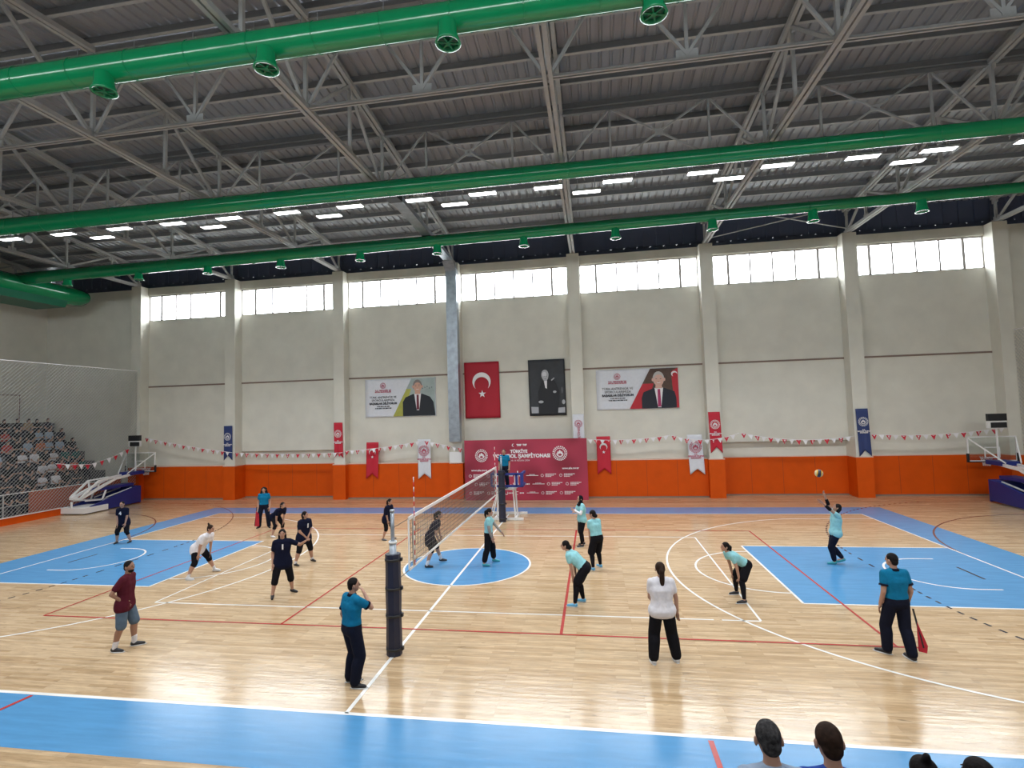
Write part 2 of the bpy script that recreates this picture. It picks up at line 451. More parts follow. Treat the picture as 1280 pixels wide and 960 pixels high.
# hangers clipped to the purlins (pairs of short sag rods)
h = MB()
for i in range(9):
    for y in yl[:12]:
        xx = (PX[i]+PX[i+1])/2 + 1.3
        h.beam((xx, y+.1, zr(y)+.12), (xx+.05, y+.9, zr(y+.9)+.16), .015, m=STEEL); h.beam((xx+.14, y+.1, zr(y)+.12), (xx+.19, y+.9, zr(y+.9)+.16), .015, m=STEEL)
h.build('sag_rod', ceiling)
# eaves sheet closing the gap above the walls (corrugated, daylight at its top edge)
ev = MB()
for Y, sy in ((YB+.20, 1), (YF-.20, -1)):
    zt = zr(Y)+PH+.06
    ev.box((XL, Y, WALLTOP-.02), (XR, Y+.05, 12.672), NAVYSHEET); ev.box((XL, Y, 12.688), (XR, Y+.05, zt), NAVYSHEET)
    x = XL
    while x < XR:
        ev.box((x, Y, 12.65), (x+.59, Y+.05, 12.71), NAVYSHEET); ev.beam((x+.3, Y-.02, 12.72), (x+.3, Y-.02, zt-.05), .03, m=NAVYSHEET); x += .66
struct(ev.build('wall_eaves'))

# ---- roof trusses, one per pillar pair
names = ['beyond the net-covered stand', 'over the pillar at the net-covered stand', 'over the pillar with the first navy pennant', 'over the pillar with the first narrow red pennant',
         'over the galvanised pipe casing', 'over the pillar with the narrow white pennant', 'over the pillar beside the banner of the man in red tie', 'over the pillar with the far navy pennant', 'over the last pillar beside the second hoop', 'beyond the last pillar and second hoop']
for k, x in enumerate(PX):
    t = thing('roof_truss', 'grey steel roof truss ' + names[k], 'truss', (x, 0, 0), 0, 'roof trusses')
    y1, y0 = 11.6, YF+.1
    bc = MB()
    for dx in (-.075, .075): bc.beam((dx, y0, 12.47), (dx, y1, 12.47), .10, .12, STEEL)
    bc.build('bottom_chord', t)
    tcm = MB()
    for dx in (-.08, .08):
        tcm.beam((dx, y0, zr(y0)-.08), (dx, RIDGE_Y, RIDGE_Z-.08), .11, .14, STEEL); tcm.beam((dx, RIDGE_Y, RIDGE_Z-.08), (dx, y1, zr(y1)-.08), .11, .14, STEEL)
    tcm.build('top_chord', t)
    nodes = [11.5, 9.75, 7.25, 4.75, 2.25, -.25, RIDGE_Y, -5.25, -7.75, -10.25, -12.75, -15.25, -17.2]
    wb = MB()
    for j, y in enumerate(nodes):
        wb.beam((0, y, 12.47), (0, y, zr(y)-.08), .09, m=STEEL)
        wb.cbox((0, y, 12.58), (.03, .34, .24), STEEL); wb.cbox((0, y, zr(y)-.2), (.03, .34, .24), STEEL)
    for j in range(len(nodes)-1):
        a, b = nodes[j], nodes[j+1]
        up = (j % 2 == 0)
        p, q = ((0, a, 12.47), (0, b, zr(b)-.1)) if up else ((0, a, zr(a)-.1), (0, b, 12.47))
        wb.beam(p, q, .085, m=STEEL)
    wb.build('web', t)
# longitudinal bracing between the trusses
def brace(i, y, kind):
    a, b = PX[i]+.1, PX[i+1]-.1; W = b-a; z1 = zr(y)-.1; z0 = 12.5; mid = (a+b)/2
    lab = {'ridge': 'under the ridge', 'mid': 'above the lamp rows'}[kind]
    t = thing('roof_bracing', 'grey steel lattice bracing %s, %s' % (lab, short[i]), 'bracing', (mid, y, 0), 0, 'lattice bracing ' + lab)
    a -= mid; b -= mid
    m = MB()
    for dy in (-.05, .05): m.beam((a, dy, z0-.02), (b, dy, z0-.02), .055, .06, STEEL)
    m.build('bottom_tie', t)
    MB().beam((a, 0, z1), (b, 0, z1), .14, .13, STEELD).build('top_tie', t)
    d = MB(); q = W/4
    l, r = a+q, b-q
    if kind == 'mid':
        for x_ in (l, r): d.beam((x_, 0, z0), (x_, 0, z1), .065, m=STEEL)
        d.beam((l, 0, z1), (r, 0, z0), .055, m=STEEL); d.beam((l, 0, z0), (r, 0, z1), .055, m=STEEL); d.cbox((0, 0, (z0+z1)/2), (.26, .04, .2), STEEL)
        d.beam((l, 0, z1), (a, 0, z0+.1), .06, m=STEEL); d.beam((r, 0, z1), (b, 0, z0+.1), .06, m=STEEL)
    else:
        d.beam((0, 0, z0), (0, 0, z1), .075, m=STEEL)
        d.beam((0, 0, z0+.1), (l-.1, 0, z1), .07, m=STEEL); d.beam((0, 0, z0+.1), (r+.1, 0, z1), .07, m=STEEL); d.cbox((0, 0, z0+.1), (.5, .04, .26), STEEL)
        d.beam((a, 0, z0+.1), (l-.1, 0, z1), .07, m=STEEL); d.beam((b, 0, z0+.1), (r+.1, 0, z1), .07, m=STEEL)
    d.build('lattice', t)
short = ['over the netted stand', 'above the first window from the netted stand', 'above the second window', 'above the third window', 'above the fourth window', 'above the fifth window', 'above the sixth window', 'above the seventh and last window', 'beyond the last window']
for i in range(9):
    brace(i, RIDGE_Y, 'ridge'); brace(i, 2.25, 'mid')
# diagonal wind-bracing rods in the plane of the bottom chords
t = MB().beam((PX[6], 7.25, 12.56), (PX[7], 11.3, 12.56), .035, m=STEEL).beam((PX[6], 11.3, 12.6), (PX[7], 7.25, 12.6), .035, m=STEEL).build('wind_brace')
tag(t, 'thin crossed roof brace high against the back wall above the serving player', 'brace')

# ================================================================== AIR DUCTS
def duct(name, label, y_of, z, r_of, xs_, outs, zo, rim, flow):
    t = thing(name, label, 'duct', (0, y_of(0), z), 0, 'green fabric-finished air ducts' if False else 'green air ducts')
    b = MB(); n = 28; rings = []
    X = list(xs_)
    for x in X:
        rr = r_of(x); y = y_of(x)-y_of(0)
        rings.append([V((x, y+rr*math.cos(2*math.pi*i/n), rr*math.sin(2*math.pi*i/n))) for i in range(n)])
    b.ring_path(rings, GREEN, True); s = b
    for x in X[1:-1]:
        rr = r_of(x)+.008; y = y_of(x)-y_of(0)
        s.cone((x-.012, y, 0), (x+.012, y, 0), rr, rr, n, GREEN)
        s.beam((x, y, rr), (x, y, rr+.25), .012, m=STEELD)
    s.build('duct_tube', t)
    for x in outs:
        y = y_of(x)-y_of(0); rr = r_of(x)
        o = MB()
        zt = -rr*.7; zb = zo-z
        # flared spout
        n2 = 20; rg = []
        for (zz, r2) in ((zt, rim*.74), (zt+(zb-zt)*.55, rim*.76), (zb+.05, rim*.92), (zb, rim), (zb, rim*.82), (zb+.06, rim*.72), (zb+.07, .02)):
            rg.append([V((x+r2*math.cos(2*math.pi*i/n2), y+flow+r2*math.sin(2*math.pi*i/n2), zz)) for i in range(n2)])
        o.ring_path(rg[:6], GREEN, False)
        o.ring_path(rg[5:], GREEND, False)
        oo = o.build('outlet', t)
        f = MB(); f.cone((x, y+flow, zb+.03), (x, y+flow, zb+.0), rim*.2, rim*.2, 10, GREEN)
        for k in range(6):
            a = 2*math.pi*k/6+.3; f.beam((x, y+flow, zb+.02), (x+rim*.8*math.cos(a), y+flow+rim*.8*math.sin(a), zb+.02), rim*.13, .02, GREEN)
        f.build('outlet_blade', oo)
    return t
rng = lambda a, b, st: [a+st*i for i in range(int((b-a)/st)+1)]
duct('air_duct', 'thick glossy green air duct nearest the camera with four fan outlets in view', lambda x: -5.62+.004*x, 12.02, lambda x: .30-.0016*(x+10), rng(-25.2, 14, 1.4),
     [-9.95, -6.19, -2.44, 1.33, 5.13, 8.9], 11.42, .25, .10 if False else -.12)
duct('air_duct', 'dark green air duct just above the two rows of bright lamps', lambda x: 1.22+.002*x, 12.0, lambda x: max(.2, .285-.0026*(x+10)), rng(-25.2, 24, 1.5), [], 11.4, .2, 0)
duct('air_duct', 'slim bright green air duct running along the window wall with bell outlets', lambda x: 6.62-.022*x, 12.0, lambda x: max(.2, .27-.0028*(x+10)), rng(-25.2, 26, 1.5),
     [-22.2, -18.0, -14.15, -10.3, -6.35, -2.72, 1.12, 4.95, 8.75, 12.45, 16.2, 20.0], 11.42, .225, 0)
t = thing('air_plenum', 'large green air plenum with a rounded end feeding the ducts over the netted stand', 'duct', (-25.6, 0, 11.75))
b = MB(); n = 32; rings = []
for y, r_ in ((-10, .62), (9.6, .62), (10.4, .60), (10.75, .52), (10.95, .36), (11.02, .1)):
    rings.append([V((r_*1.35*math.cos(2*math.pi*i/n), y, r_*.85*math.sin(2*math.pi*i/n))) for i in range(n)])
b.ring_path(rings, GREEN, True); b.build('trunk_shell', t)
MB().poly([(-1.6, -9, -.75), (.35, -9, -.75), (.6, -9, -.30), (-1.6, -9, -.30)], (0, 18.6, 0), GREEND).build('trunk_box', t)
# galvanised pipe casing running over the roof truss and down the wall
t = thing('pipe_casing', 'galvanised sheet pipe casing running down the wall between two windows', 'duct', (-3.3, 11.1, 0))
b = MB().box((-.30, -.17, 2.97), (.27, .24, 11.85), GALV)
for z in (4.6, 6.3, 8.0, 9.8): b.box((-.31, -.18, z), (.28, .25, z+.03), GALV)
b.build('casing_shaft', t)
b = MB(); b.poly([(-.30, -.17, 11.85), (.27, -.17, 11.85), (.27, .24, 11.85), (-.30, .24, 11.85)], (0.0, -.55, .38), GALV); b.build('casing_elbow', t, fix=True)
b = MB(); b.beam((-.02, -.6, 12.35), (.25, -8.5, 12.35), .42, .2, GALV); b.build('casing_run', t)
b = MB(); b.beam((.22, -8.3, 12.33), (.22, -9.3, 12.3), .5, .3, BLACK); b.build('casing_box', t)
tag(MB().box((-3.70, 11.27, 1.82), (-3.05, 11.33, 2.42), WHITE).build('wall_panel'), 'small white panel on the pillar under the galvanised casing', 'panel')

# ================================================================== LAMPS
LAMP = mat('lamp_diffuser', (1.0, 1.0, 1.0), .3, emit=14.0)
LAMPB = mat('lamp_housing', (.55, .56, .58), .4, metal=.3)
rowA = [-19.4, -16.9, -14.32, -11.95, -9.56, -7.17, -4.68, -2.05, .25, 2.54, 4.87, 7.61, 9.9, 12.4, 14.53, 17.1, 19.5]
rowB = [-15.81, -10.75, -5.85, -.94, 3.83, 8.57, 14.03, 18.9]
lampm = MB().box((-.5, -.15, 0), (.5, .15, .02), LAMPB); lampm.box((-.5, -.15, -.05), (-.47, .15, .02), LAMPB).box((.47, -.15, -.05), (.5, .15, .02), LAMPB).box((-.5, -.15, -.05), (.5, -.13, .02), LAMPB).box((-.5, .13, -.05), (.5, .15, .02), LAMPB)
lampm.beam((-.3, 0, .02), (-.3, 0, .42), .015, m=LAMPB).beam((.3, 0, .02), (.3, 0, .42), .015, m=LAMPB)
housing_me = lampm.mesh('housing'); diff_me = MB().box((-.465, -.125, -.045), (.465, .125, -.01), LAMP).mesh('diffuser')
def lamp(x, y, label, group, z=12.08):
    t = thing('pendant_lamp', label, 'lamp', (x, y, z), 0, group)
    for n_, me in (('housing', housing_me), ('diffuser', diff_me)):
        o = bpy.data.objects.new(n_, me); C.objects.link(o); o.parent = t
    ld = bpy.data.lights.new('lamp_light', 'AREA'); ld.shape = 'RECTANGLE'; ld.size = .9; ld.size_y = .24
    ld.energy = LAMP_W; ld.color = (.96, .98, 1.0); ld.spread = R(126)
    lo = bpy.data.objects.new('lamp_light', ld); C.objects.link(lo); lo.parent = t; lo.location = (0, 0, -.055)
    return t
LAMP_W = 85
ordn = ['first', 'second', 'third', 'fourth', 'fifth', 'sixth', 'seventh', 'eighth', 'ninth', 'tenth', 'eleventh', 'twelfth', 'thirteenth', 'fourteenth', 'fifteenth', 'sixteenth', 'seventeenth', 'eighteenth']
for i, x in enumerate(rowA): lamp(x, 2.42, 'long white ceiling lamp under the dark green duct, %s from the netted stand' % ordn[i], 'lamps in the long row')
for i, x in enumerate(rowB): lamp(x, 3.08, 'bright lamp in the sparse row nearer the window wall, %s from the netted stand' % ordn[i], 'lamps in the sparse row')
for i, x in enumerate(rowA): lamp(x, -8.0, 'ceiling lamp over the spectators, %s from the netted stand' % ordn[i], 'lamps over the spectators')
t = thing('cable_tray', 'grey cable tray running above the lamps beside the dark green duct', 'tray', (0, 2.5, 12.36))
MB().box((-26, -.10, 0), (26, .10, .06), STEELD).build('tray_channel', t)
b = MB()
for k in range(60): b.beam((-25.5+.86*k, .1, .03), (-25.45+.86*k, .26, -.06), .02, m=STEEL)
b.build('tray_bracket', t)
t = thing('pendant_flood_lamp', 'small round projector hanging from a pole at the end of the lamp row', 'lamp', (-18.75, 2.5, 12.0))
MB().cone((0, 0, .1), (.1, 0, 1.2), .015, .015, 8, STEELD).build('pole', t)
MB().cone((-.12, 0, 0), (.1, 0, 0), .09, .16, 14, LAMPB).build('projector_body', t)
# ================================================================== FLAGS AND BANNERS
def hang(x0, x1, z0, z1, Y, m, name='cloth', wav=.02, parent=None, thick=.012, tail=0, slant=0, nx=14, nz=18):
    """a hanging cloth with soft folds; tail>0 cuts a swallow tail into its foot"""
    vs = []; W = x1-x0; H = z1-z0
    ph = random.random()*6
    def yy(u, v): return Y - .03 - wav*(1+math.sin(u*9+ph)*.6+math.sin(u*17+v*3+ph)*.35)*(.3+.7*v)
    for s_ in (0, 1):
        for j in range(nz+1):
            for i in range(nx+1):
                u, v = i/nx, j/nz
                foot = z0 + tail*(1-abs(2*u-1))
                z = z1+(foot-z1)*v
                vs.append((x0+W*u+slant*v, yy(u, v)+s_*thick, z))
    n = (nx+1)*(nz+1); fs = []
    for j in range(nz):
        for i in range(nx):
            a = j*(nx+1)+i; fs.append((a, a+nx+1, a+nx+2, a+1)); fs.append((n+a, n+a+1, n+a+nx+2, n+a+nx+1))
    for i in range(nx):
        fs.append((i, i+1, n+i+1, n+i)); a = nz*(nx+1)+i; fs.append((a, n+a, n+a+1, a+1))
    for j in range(nz):
        a = j*(nx+1); fs.append((a, n+a, n+a+nx+1, a+nx+1)); a += nx; fs.append((a, a+nx+1, n+a+nx+1, n+a))
    return MB().add(vs, fs, m, True).build(name, parent)
def crescent(cx, cz, r, Y, m, rot=0, name='crescent', parent=None, off=.25, rin=.8):
    # a crescent opening towards direction rot (radians), in the XZ plane
    out = []; n = 40
    r2 = r*rin; d = r*off
    # intersection angle
    ca = (r*r - r2*r2 + d*d)/(2*d*r); a1 = math.acos(max(-1, min(1, ca)))
    cb = (r*r - r2*r2 - d*d)/(2*d*r2); a2 = math.acos(max(-1, min(1, cb)))
    vs = []; 
    for i in range(n+1):
        t = a1+(2*math.pi-2*a1)*i/n; u = a2+(2*math.pi-2*a2)*i/n
        p = (r*math.cos(t), r*math.sin(t)); q = (d+r2*math.cos(u), r2*math.sin(u))
        for w_ in (p, q):
            x = w_[0]*math.cos(rot)-w_[1]*math.sin(rot); z = w_[0]*math.sin(rot)+w_[1]*math.cos(rot)
            vs.append((cx+x, Y, cz+z))
    fs = [(2*i, 2*i+1, 2*i+3, 2*i+2) for i in range(n)]
    return MB().add(vs, fs, m).build(name, parent)
def star(cx, cz, r, Y, m, rot, parent):
    vs = [(cx, Y, cz)]
    for i in range(10):
        a = rot+math.pi*i/5; q = r if i % 2 == 0 else r*.4
        vs.append((cx+q*math.cos(a), Y, cz+q*math.sin(a)))
    return MB().add(vs, [(0, 1+i, 1+(i+1) % 10) for i in range(10)], m).build('star', parent)
def emblem(cx, cz, r, Y, m, parent, dots=True):
    b = MB(); n = 22
    for i in range(n):
        a = 2*math.pi*i/n; c, s_ = math.cos(a), math.sin(a)
        for (q0, q1, w_) in ((.80, .98, .055),):
            p0 = V((cx+c*r*q0, Y, cz+s_*r*q0)); p1 = V((cx+c*r*q1, Y, cz+s_*r*q1)); t = V((-s_, 0, c))*r*w_*1.6
            b.add([p0-t*.7, p1-t, p1+t, p0+t*.7], [(0,1,2,3)], m)
    for i in range(36):
        a, a2 = 2*math.pi*i/36, 2*math.pi*(i+1)/36
        b.add([(cx+q*r*math.cos(t), Y, cz+q*r*math.sin(t)) for q, t in ((.64, a), (.72, a), (.72, a2), (.64, a2))], [(0,1,2,3)], m)
    # inner device: a figure of three leaf shapes over a bowl
    for dx, dz, rx, rz_ in ((0, .18, .13, .26), (-.24, .05, .12, .22), (.24, .05, .12, .22)):
        b.add([(cx+r*(dx+rx*math.cos(t)), Y, cz+r*(dz+rz_*math.sin(t))) for t in [2*math.pi*i/12 for i in range(12)]], [tuple(range(12))], m)
    for i in range(12):
        a, a2 = math.pi+math.pi*i/12, math.pi+math.pi*(i+1)/12
        b.add([(cx+q*r*math.cos(t), Y, cz+q*r*math.sin(t)-.02*r) for q, t in ((.34, a), (.48, a), (.48, a2), (.34, a2))], [(0,1,2,3)], m)
    return b.build('emblem', parent)
def disc_poly(b, cx, cz, rx, rz_, Y, m, n=20, a0=0, a1=2*math.pi):
    b.add([(cx+rx*math.cos(a0+(a1-a0)*i/n), Y, cz+rz_*math.sin(a0+(a1-a0)*i/n)) for i in range(n)], [tuple(range(n))], m)

WB = 11.92            # plane of the bay wall
# Turkish flag, hanging vertically
fl = hang(-2.95, -1.07, 4.13, 7.10, WB-.02, FLAGRED, 'flag', .03, slant=.02)
tag(fl, 'large red flag with white crescent and star hanging on the wall', 'flag')
crescent(-2.0, 6.05, .49, WB-.16, INKWHITE, R(-90), 'crescent', fl, .30, .80)
star(-1.98, 5.40, .21, WB-.16, INKWHITE, R(90), fl)
# black and white portrait cloth: plain generic figure
GREY1 = mat('photo_grey_dark', (.035, .038, .045), .6, noise=.2, scale=2); GREY2 = mat('photo_grey_mid', (.12, .125, .14), .6, noise=.3, scale=3)
GREY3 = mat('photo_grey_light', (.42, .43, .46), .6); GREY4 = mat('photo_black', (.012, .013, .018), .6)
pc = hang(.48, 2.38, 4.17, 7.08, WB-.02, GREY1, 'portrait_cloth', .045, slant=.03)
tag(pc, 'black and white cloth portrait of a standing person in a dark suit', 'banner')
def figure(parent, cx, top, s_, suit, shirt, tie, skin, hair, Y, full=True, x0=-9e9, x1=9e9, zb=0, smile=True):
    """printed half figure; s_ = head height"""
    b = MB(); q = lambda x: max(x0, min(x1, x))
    sh = top-s_*1.28
    P = [(-1.55, -.55), (-1.25, -.15), (-.45, .12), (.45, .12), (1.25, -.15), (1.6, -.6), (1.85, -9), (-1.9, -9)]
    pts = []
    for px_, pz in P:
        z = max(zb, sh+pz*s_); x = cx+px_*s_*.86
        pts.append((q(x), Y, z))
    b.add(pts, [tuple(range(len(pts)))], suit)
    b.add([(cx-.30*s_, Y-.004, sh+.14*s_), (cx+.30*s_, Y-.004, sh+.14*s_), (cx+.12*s_, Y-.004, max(zb, sh-1.25*s_)), (cx-.10*s_, Y-.004, max(zb, sh-1.25*s_))], [(0,1,2,3)], shirt)
    b.add([(cx-.09*s_, Y-.008, sh+.05*s_), (cx+.09*s_, Y-.008, sh+.05*s_), (cx+.13*s_, Y-.008, max(zb, sh-1.2*s_)), (cx-.11*s_, Y-.008, max(zb, sh-1.2*s_))], [(0,1,2,3)], tie)
    b.add([(cx-.2*s_, Y-.006, top-.8*s_), (cx+.2*s_, Y-.006, top-.8*s_), (cx+.24*s_, Y-.006, sh+.1*s_), (cx-.24*s_, Y-.006, sh+.1*s_)], [(0,1,2,3)], skin)
    disc_poly(b, cx, top-.48*s_, .40*s_, .52*s_, Y-.010, hair)
    disc_poly(b, cx+.01*s_, top-.61*s_, .345*s_, .42*s_, Y-.014, skin)
    disc_poly(b, cx-.40*s_, top-.55*s_, .07*s_, .12*s_, Y-.012, skin); disc_poly(b, cx+.41*s_, top-.55*s_, .07*s_, .12*s_, Y-.012, skin)
    for dx in (-.15, .15):
        disc_poly(b, cx+dx*s_, top-.50*s_, .055*s_, .022*s_, Y-.018, INKDARK, 8)
        b.add([(cx+(dx-.08)*s_, Y-.018, top-.42*s_), (cx+(dx+.08)*s_, Y-.018, top-.42*s_), (cx+(dx+.08)*s_, Y-.018, top-.39*s_), (cx+(dx-.08)*s_, Y-.018, top-.39*s_)], [(0,1,2,3)], hair)
    b.add([(cx-.11*s_, Y-.018, top-.80*s_), (cx+.11*s_, Y-.018, top-.80*s_), (cx+.13*s_, Y-.018, top-.765*s_), (cx-.13*s_, Y-.018, top-.765*s_)], [(0,1,2,3)], INKWHITE if smile else INKDARK)
    b.add([(cx-.03*s_, Y-.018, top-.66*s_), (cx+.03*s_, Y-.018, top-.66*s_), (cx+.05*s_, Y-.018, top-.69*s_), (cx-.05*s_, Y-.018, top-.69*s_)], [(0,1,2,3)], MATS.get('skin_shade_print') or mat('skin_shade_print', (.40, .20, .14), .6))
    return b.build('printed_figure', parent, fix=False)
b = MB()
Yp = WB-.185
b.add([(1.02, Yp, 4.25), (1.95, Yp, 4.25), (2.08, Yp, 5.4), (1.86, Yp, 5.95), (1.45, Yp, 6.1), (1.2, Yp, 5.95), (.98, Yp, 5.4)], [tuple(range(7))], GREY4)
b.add([(.62, Yp, 4.3), (.98, Yp, 4.3), (.98, Yp, 4.62), (.60, Yp, 4.64)], [(0,1,2,3)], GREY3)
b.add([(1.98, Yp, 4.3), (2.34, Yp, 4.3), (2.34, Yp, 4.58), (2.0, Yp, 4.56)], [(0,1,2,3)], GREY3)
b.add([(1.30, Yp-.004, 5.95), (1.46, Yp-.004, 5.98), (1.44, Yp-.004, 5.55), (1.36, Yp-.004, 5.6)], [(0,1,2,3)], INKWHITE)
disc_poly(b, 1.36, 6.27, .19, .27, Yp-.006, GREY3); disc_poly(b, 1.37, 6.20, .165, .25, Yp-.008, GREY3); disc_poly(b, 1.33, 6.30, .11, .13, Yp-.009, mat('photo_pale', (.62, .62, .65), .6))
disc_poly(b, 1.12, 4.88, .13, .07, Yp-.006, GREY3); disc_poly(b, 1.84, 5.38, .09, .06, Yp-.006, GREY3)
disc_poly(b, 2.28, 4.85, .08, .12, Yp-.006, GREY3); disc_poly(b, 2.22, 5.45, .05, .16, Yp-.006, GREY2)
disc_poly(b, 1.32, 6.20, .03, .012, Yp-.010, GREY4, 8); disc_poly(b, 1.42, 6.20, .03, .012, Yp-.010, GREY4, 8); disc_poly(b, 1.37, 6.06, .04, .01, Yp-.010, GREY4, 8)
b.add([(1.66, Yp-.004, 6.0), (1.82, Yp-.004, 6.12), (1.86, Yp-.004, 6.08), (1.7, Yp-.004, 5.95)], [(0,1,2,3)], GREY3)
b.build('printed_figure', pc)

SKINP = mat('skin_print', (.62, .36, .27), .6)
def wide_banner(x0, x1, z0, z1, lab, style):
    o = hang(x0, x1, z0, z1, WB+.01, BANNERWHITE, 'banner', .006 if style else .012)
    tag(o, lab, 'banner'); Y = WB-.062; W = x1-x0; H = z1-z0
    b = MB(); xm = x0+W*.40; xt = x0+W*.665
    if style == 0:
        SKY = mat('print_grey_green', (.36, .43, .42), .6, noise=.12, scale=2); LIME = mat('print_lime', (.42, .42, .08), .6, noise=.15, scale=2)
        b.add([(xm, Y, z0+.02), (x1-.03, Y, z0+.02), (x1-.03, Y, z1-.02), (xt, Y, z1-.02)], [(0,1,2,3)], SKY)
        b.add([(xm, Y-.004, z0+.02), (xm+W*.14, Y-.004, z0+.02), (xt-.02, Y-.004, z0+H*.72), (xt-W*.07, Y-.004, z0+H*.72)], [(0,1,2,3)], LIME)
        for i in range(5): b.add([(x1-.75+.13*i, Y-.004, z0+H*(.70+.02*(i % 3))), (x1-.70+.13*i, Y-.004, z0+H*(.72+.02*(i % 3))), (x1-.73+.13*i, Y-.004, z0+H*(.75+.02*(i % 3)))], [(0,1,2)], INKDARK)
        b.build('print_area', o)
        figure(o, x0+W*.75, z1-.12, .64, mat('suit_black', (.012, .016, .024), .6), INKWHITE, mat('tie_maroon', (.16, .02, .04), .6), SKINP, mat('hair_grey_print', (.22, .2, .19), .6), Y-.01, x0=x0+W*.54, x1=x1-.03, zb=z0+.03)
    else:
        BR = mat('print_brown', (.09, .05, .035), .6, noise=.3, scale=3); RD = mat('print_red', (.50, .02, .035), .6)
        b.add([(xm, Y, z0+.02), (x1-.02, Y, z0+.02), (x1-.02, Y, z1-.02), (xt, Y, z1-.02)], [(0,1,2,3)], BR)
        b.add([(xm, Y-.004, z0+.02), (xm+W*.2, Y-.004, z0+.02), (xm+W*.30, Y-.004, z0+H*.62), (xm+W*.165, Y-.004, z0+H*.62)], [(0,1,2,3)], RD)
        b.add([(x1-W*.06, Y-.004, z0+.02), (x1-.02, Y-.004, z0+.02), (x1-.02, Y-.004, z1-.02), (x1-W*.085, Y-.004, z1-.2)], [(0,1,2,3)], RD)
        disc_poly(b, x1-.2, z1-.32, .15, .14, Y-.008, INKWHITE); disc_poly(b, x1-.17, z1-.37, .12, .11, Y-.010, RD)
        b.build('print_area', o)
        figure(o, x0+W*.76, z1-.2, .70, mat('suit_navy', (.012, .014, .028), .6), INKWHITE, mat('tie_crimson', (.42, .03, .13), .6), mat('skin_print2', (.68, .42, .34), .6), mat('hair_white_print', (.5, .48, .46), .6), Y-.01, x0=x0+W*.55, x1=x1-W*.035, zb=z0+.03)
    cx = x0+W*.26
    emblem(cx, z1-.36, .17, Y, PINKISH, o)
    text_obj('T.C. GENÇLİK VE\nSPOR BAKANLIĞI', .085, (cx, Y, z1-.66), PINKISH, o, xs=1.4, bold=.004)
    text_obj('TÜRK ANTRENÖR VE', .165, (cx, Y, z0+H*.52), INKDARK, o, xs=.98)
    text_obj('SPORCULARIMIZA', .165, (cx, Y, z0+H*.44), INKDARK, o, xs=.98)
    text_obj('BAŞARILAR DİLİYORUM', .15, (cx, Y, z0+H*.355), INKDARK, o, xs=.95, bold=.008)
    b = MB()
    for zz, ww in ((.27, .36), (.22, .46)):
        k = 0; xx = cx-ww
        while xx < cx+ww:
            l_ = .05+.05*((k*37) % 3); b.add([(xx, Y, z0+H*zz), (xx+l_, Y, z0+H*zz), (xx+l_, Y, z0+H*zz+.05), (xx, Y, z0+H*zz+.05)], [(0,1,2,3)], INKDARK); xx += l_+.025; k += 1
    b.build('small_print', o)
wide_banner(-8.57, -4.55, 4.33, 6.40, 'white banner printed with a dark-suited man before a green and grey field', 0)
wide_banner(3.96, 8.02, 4.36, 6.40, 'white banner printed with a smiling man in red tie beside a red flag', 1)

def pennant(xc, w_, z0, z1, Y, m, ink, lab, kind, group, slant=0, tail=.28):
    o = hang(xc-w_/2, xc+w_/2, z0, z1, Y, m, 'pennant', .012, tail=tail, slant=slant, nx=12, nz=16)
    tag(o, lab, 'pennant', group); Ye = Y-.078
    if kind == 'flag':
        crescent(xc, z1-.52, .19, Ye, INKWHITE, R(-90), 'crescent', o, .3, .8); star(xc, z1-.78, .085, Ye, INKWHITE, R(90), o)
    else:
        emblem(xc+slant*.3, z1-.60, w_*.42, Ye, ink, o)
        text_obj('T.C.\nGENÇLİK VE SPOR\nBAKANLIĞI', w_*.13, (xc+slant*.4, Ye, z1-1.04), ink, o, xs=1.0, bold=.004)
    return o
FP = 11.33
pennant(-16.45, .52, 2.18, 4.10, FP, BANNERNAVY, INKWHITE, 'narrow navy swallow-tailed pennant on the pillar near the first hoop', 'e', 'navy pennants')
pennant(-9.87, .50, 2.22, 4.11, FP, BANNERRED, INKWHITE, 'narrow red swallow-tailed pennant on a pillar above the bent players', 'e', 'narrow red pennants', .02)
pennant(-8.02, .68, 1.05, 3.0, YB-.40, BANNERRED, INKWHITE, 'red pennant with crescent and star hanging between pillar and white pennant', 'flag', 'crescent pennants', -.05)
pennant(-5.14, .70, 1.02, 3.1, YB-.40, BANNERWHITE, PINKISH, 'white swallow-tailed pennant with crimson emblem near the crimson sponsor wall', 'e', 'white pennants', .0)
pennant(4.2, .68, 1.16, 3.05, YB-.40, BANNERRED, INKWHITE, 'red pennant with crescent beside the edge of the crimson sponsor wall', 'flag', 'crescent pennants', 0)
pennant(8.58, .70, 1.1, 3.04, YB-.40, BANNERWHITE, PINKISH, 'white swallow-tailed pennant with crimson emblem below the man in red tie', 'e', 'white pennants', .08)
pennant(9.50, .54, 2.15, 4.12, FP, BANNERRED, INKWHITE, 'narrow red pennant on the pillar beside the lower white pennant', 'e', 'narrow red pennants', .05)
pennant(16.02, .52, 1.88, 4.08, FP, BANNERNAVY, INKWHITE, 'narrow navy pennant on the pillar behind the serving player', 'e', 'navy pennants', .05)
o = hang(2.72, 3.28, 2.2, 4.19, FP, BANNERWHITE, 'pennant', .01, nx=10)
tag(o, 'narrow white pennant with vertical writing above the crimson sponsor wall', 'pennant')
emblem(3.0, 3.72, .2, FP-.075, PINKISH, o)
text_obj('GENÇLİK VE SPOR', .15, (3.0, FP-.075, 2.95), PINKISH, o, rot=(R(90), R(90), 0), bold=.003)

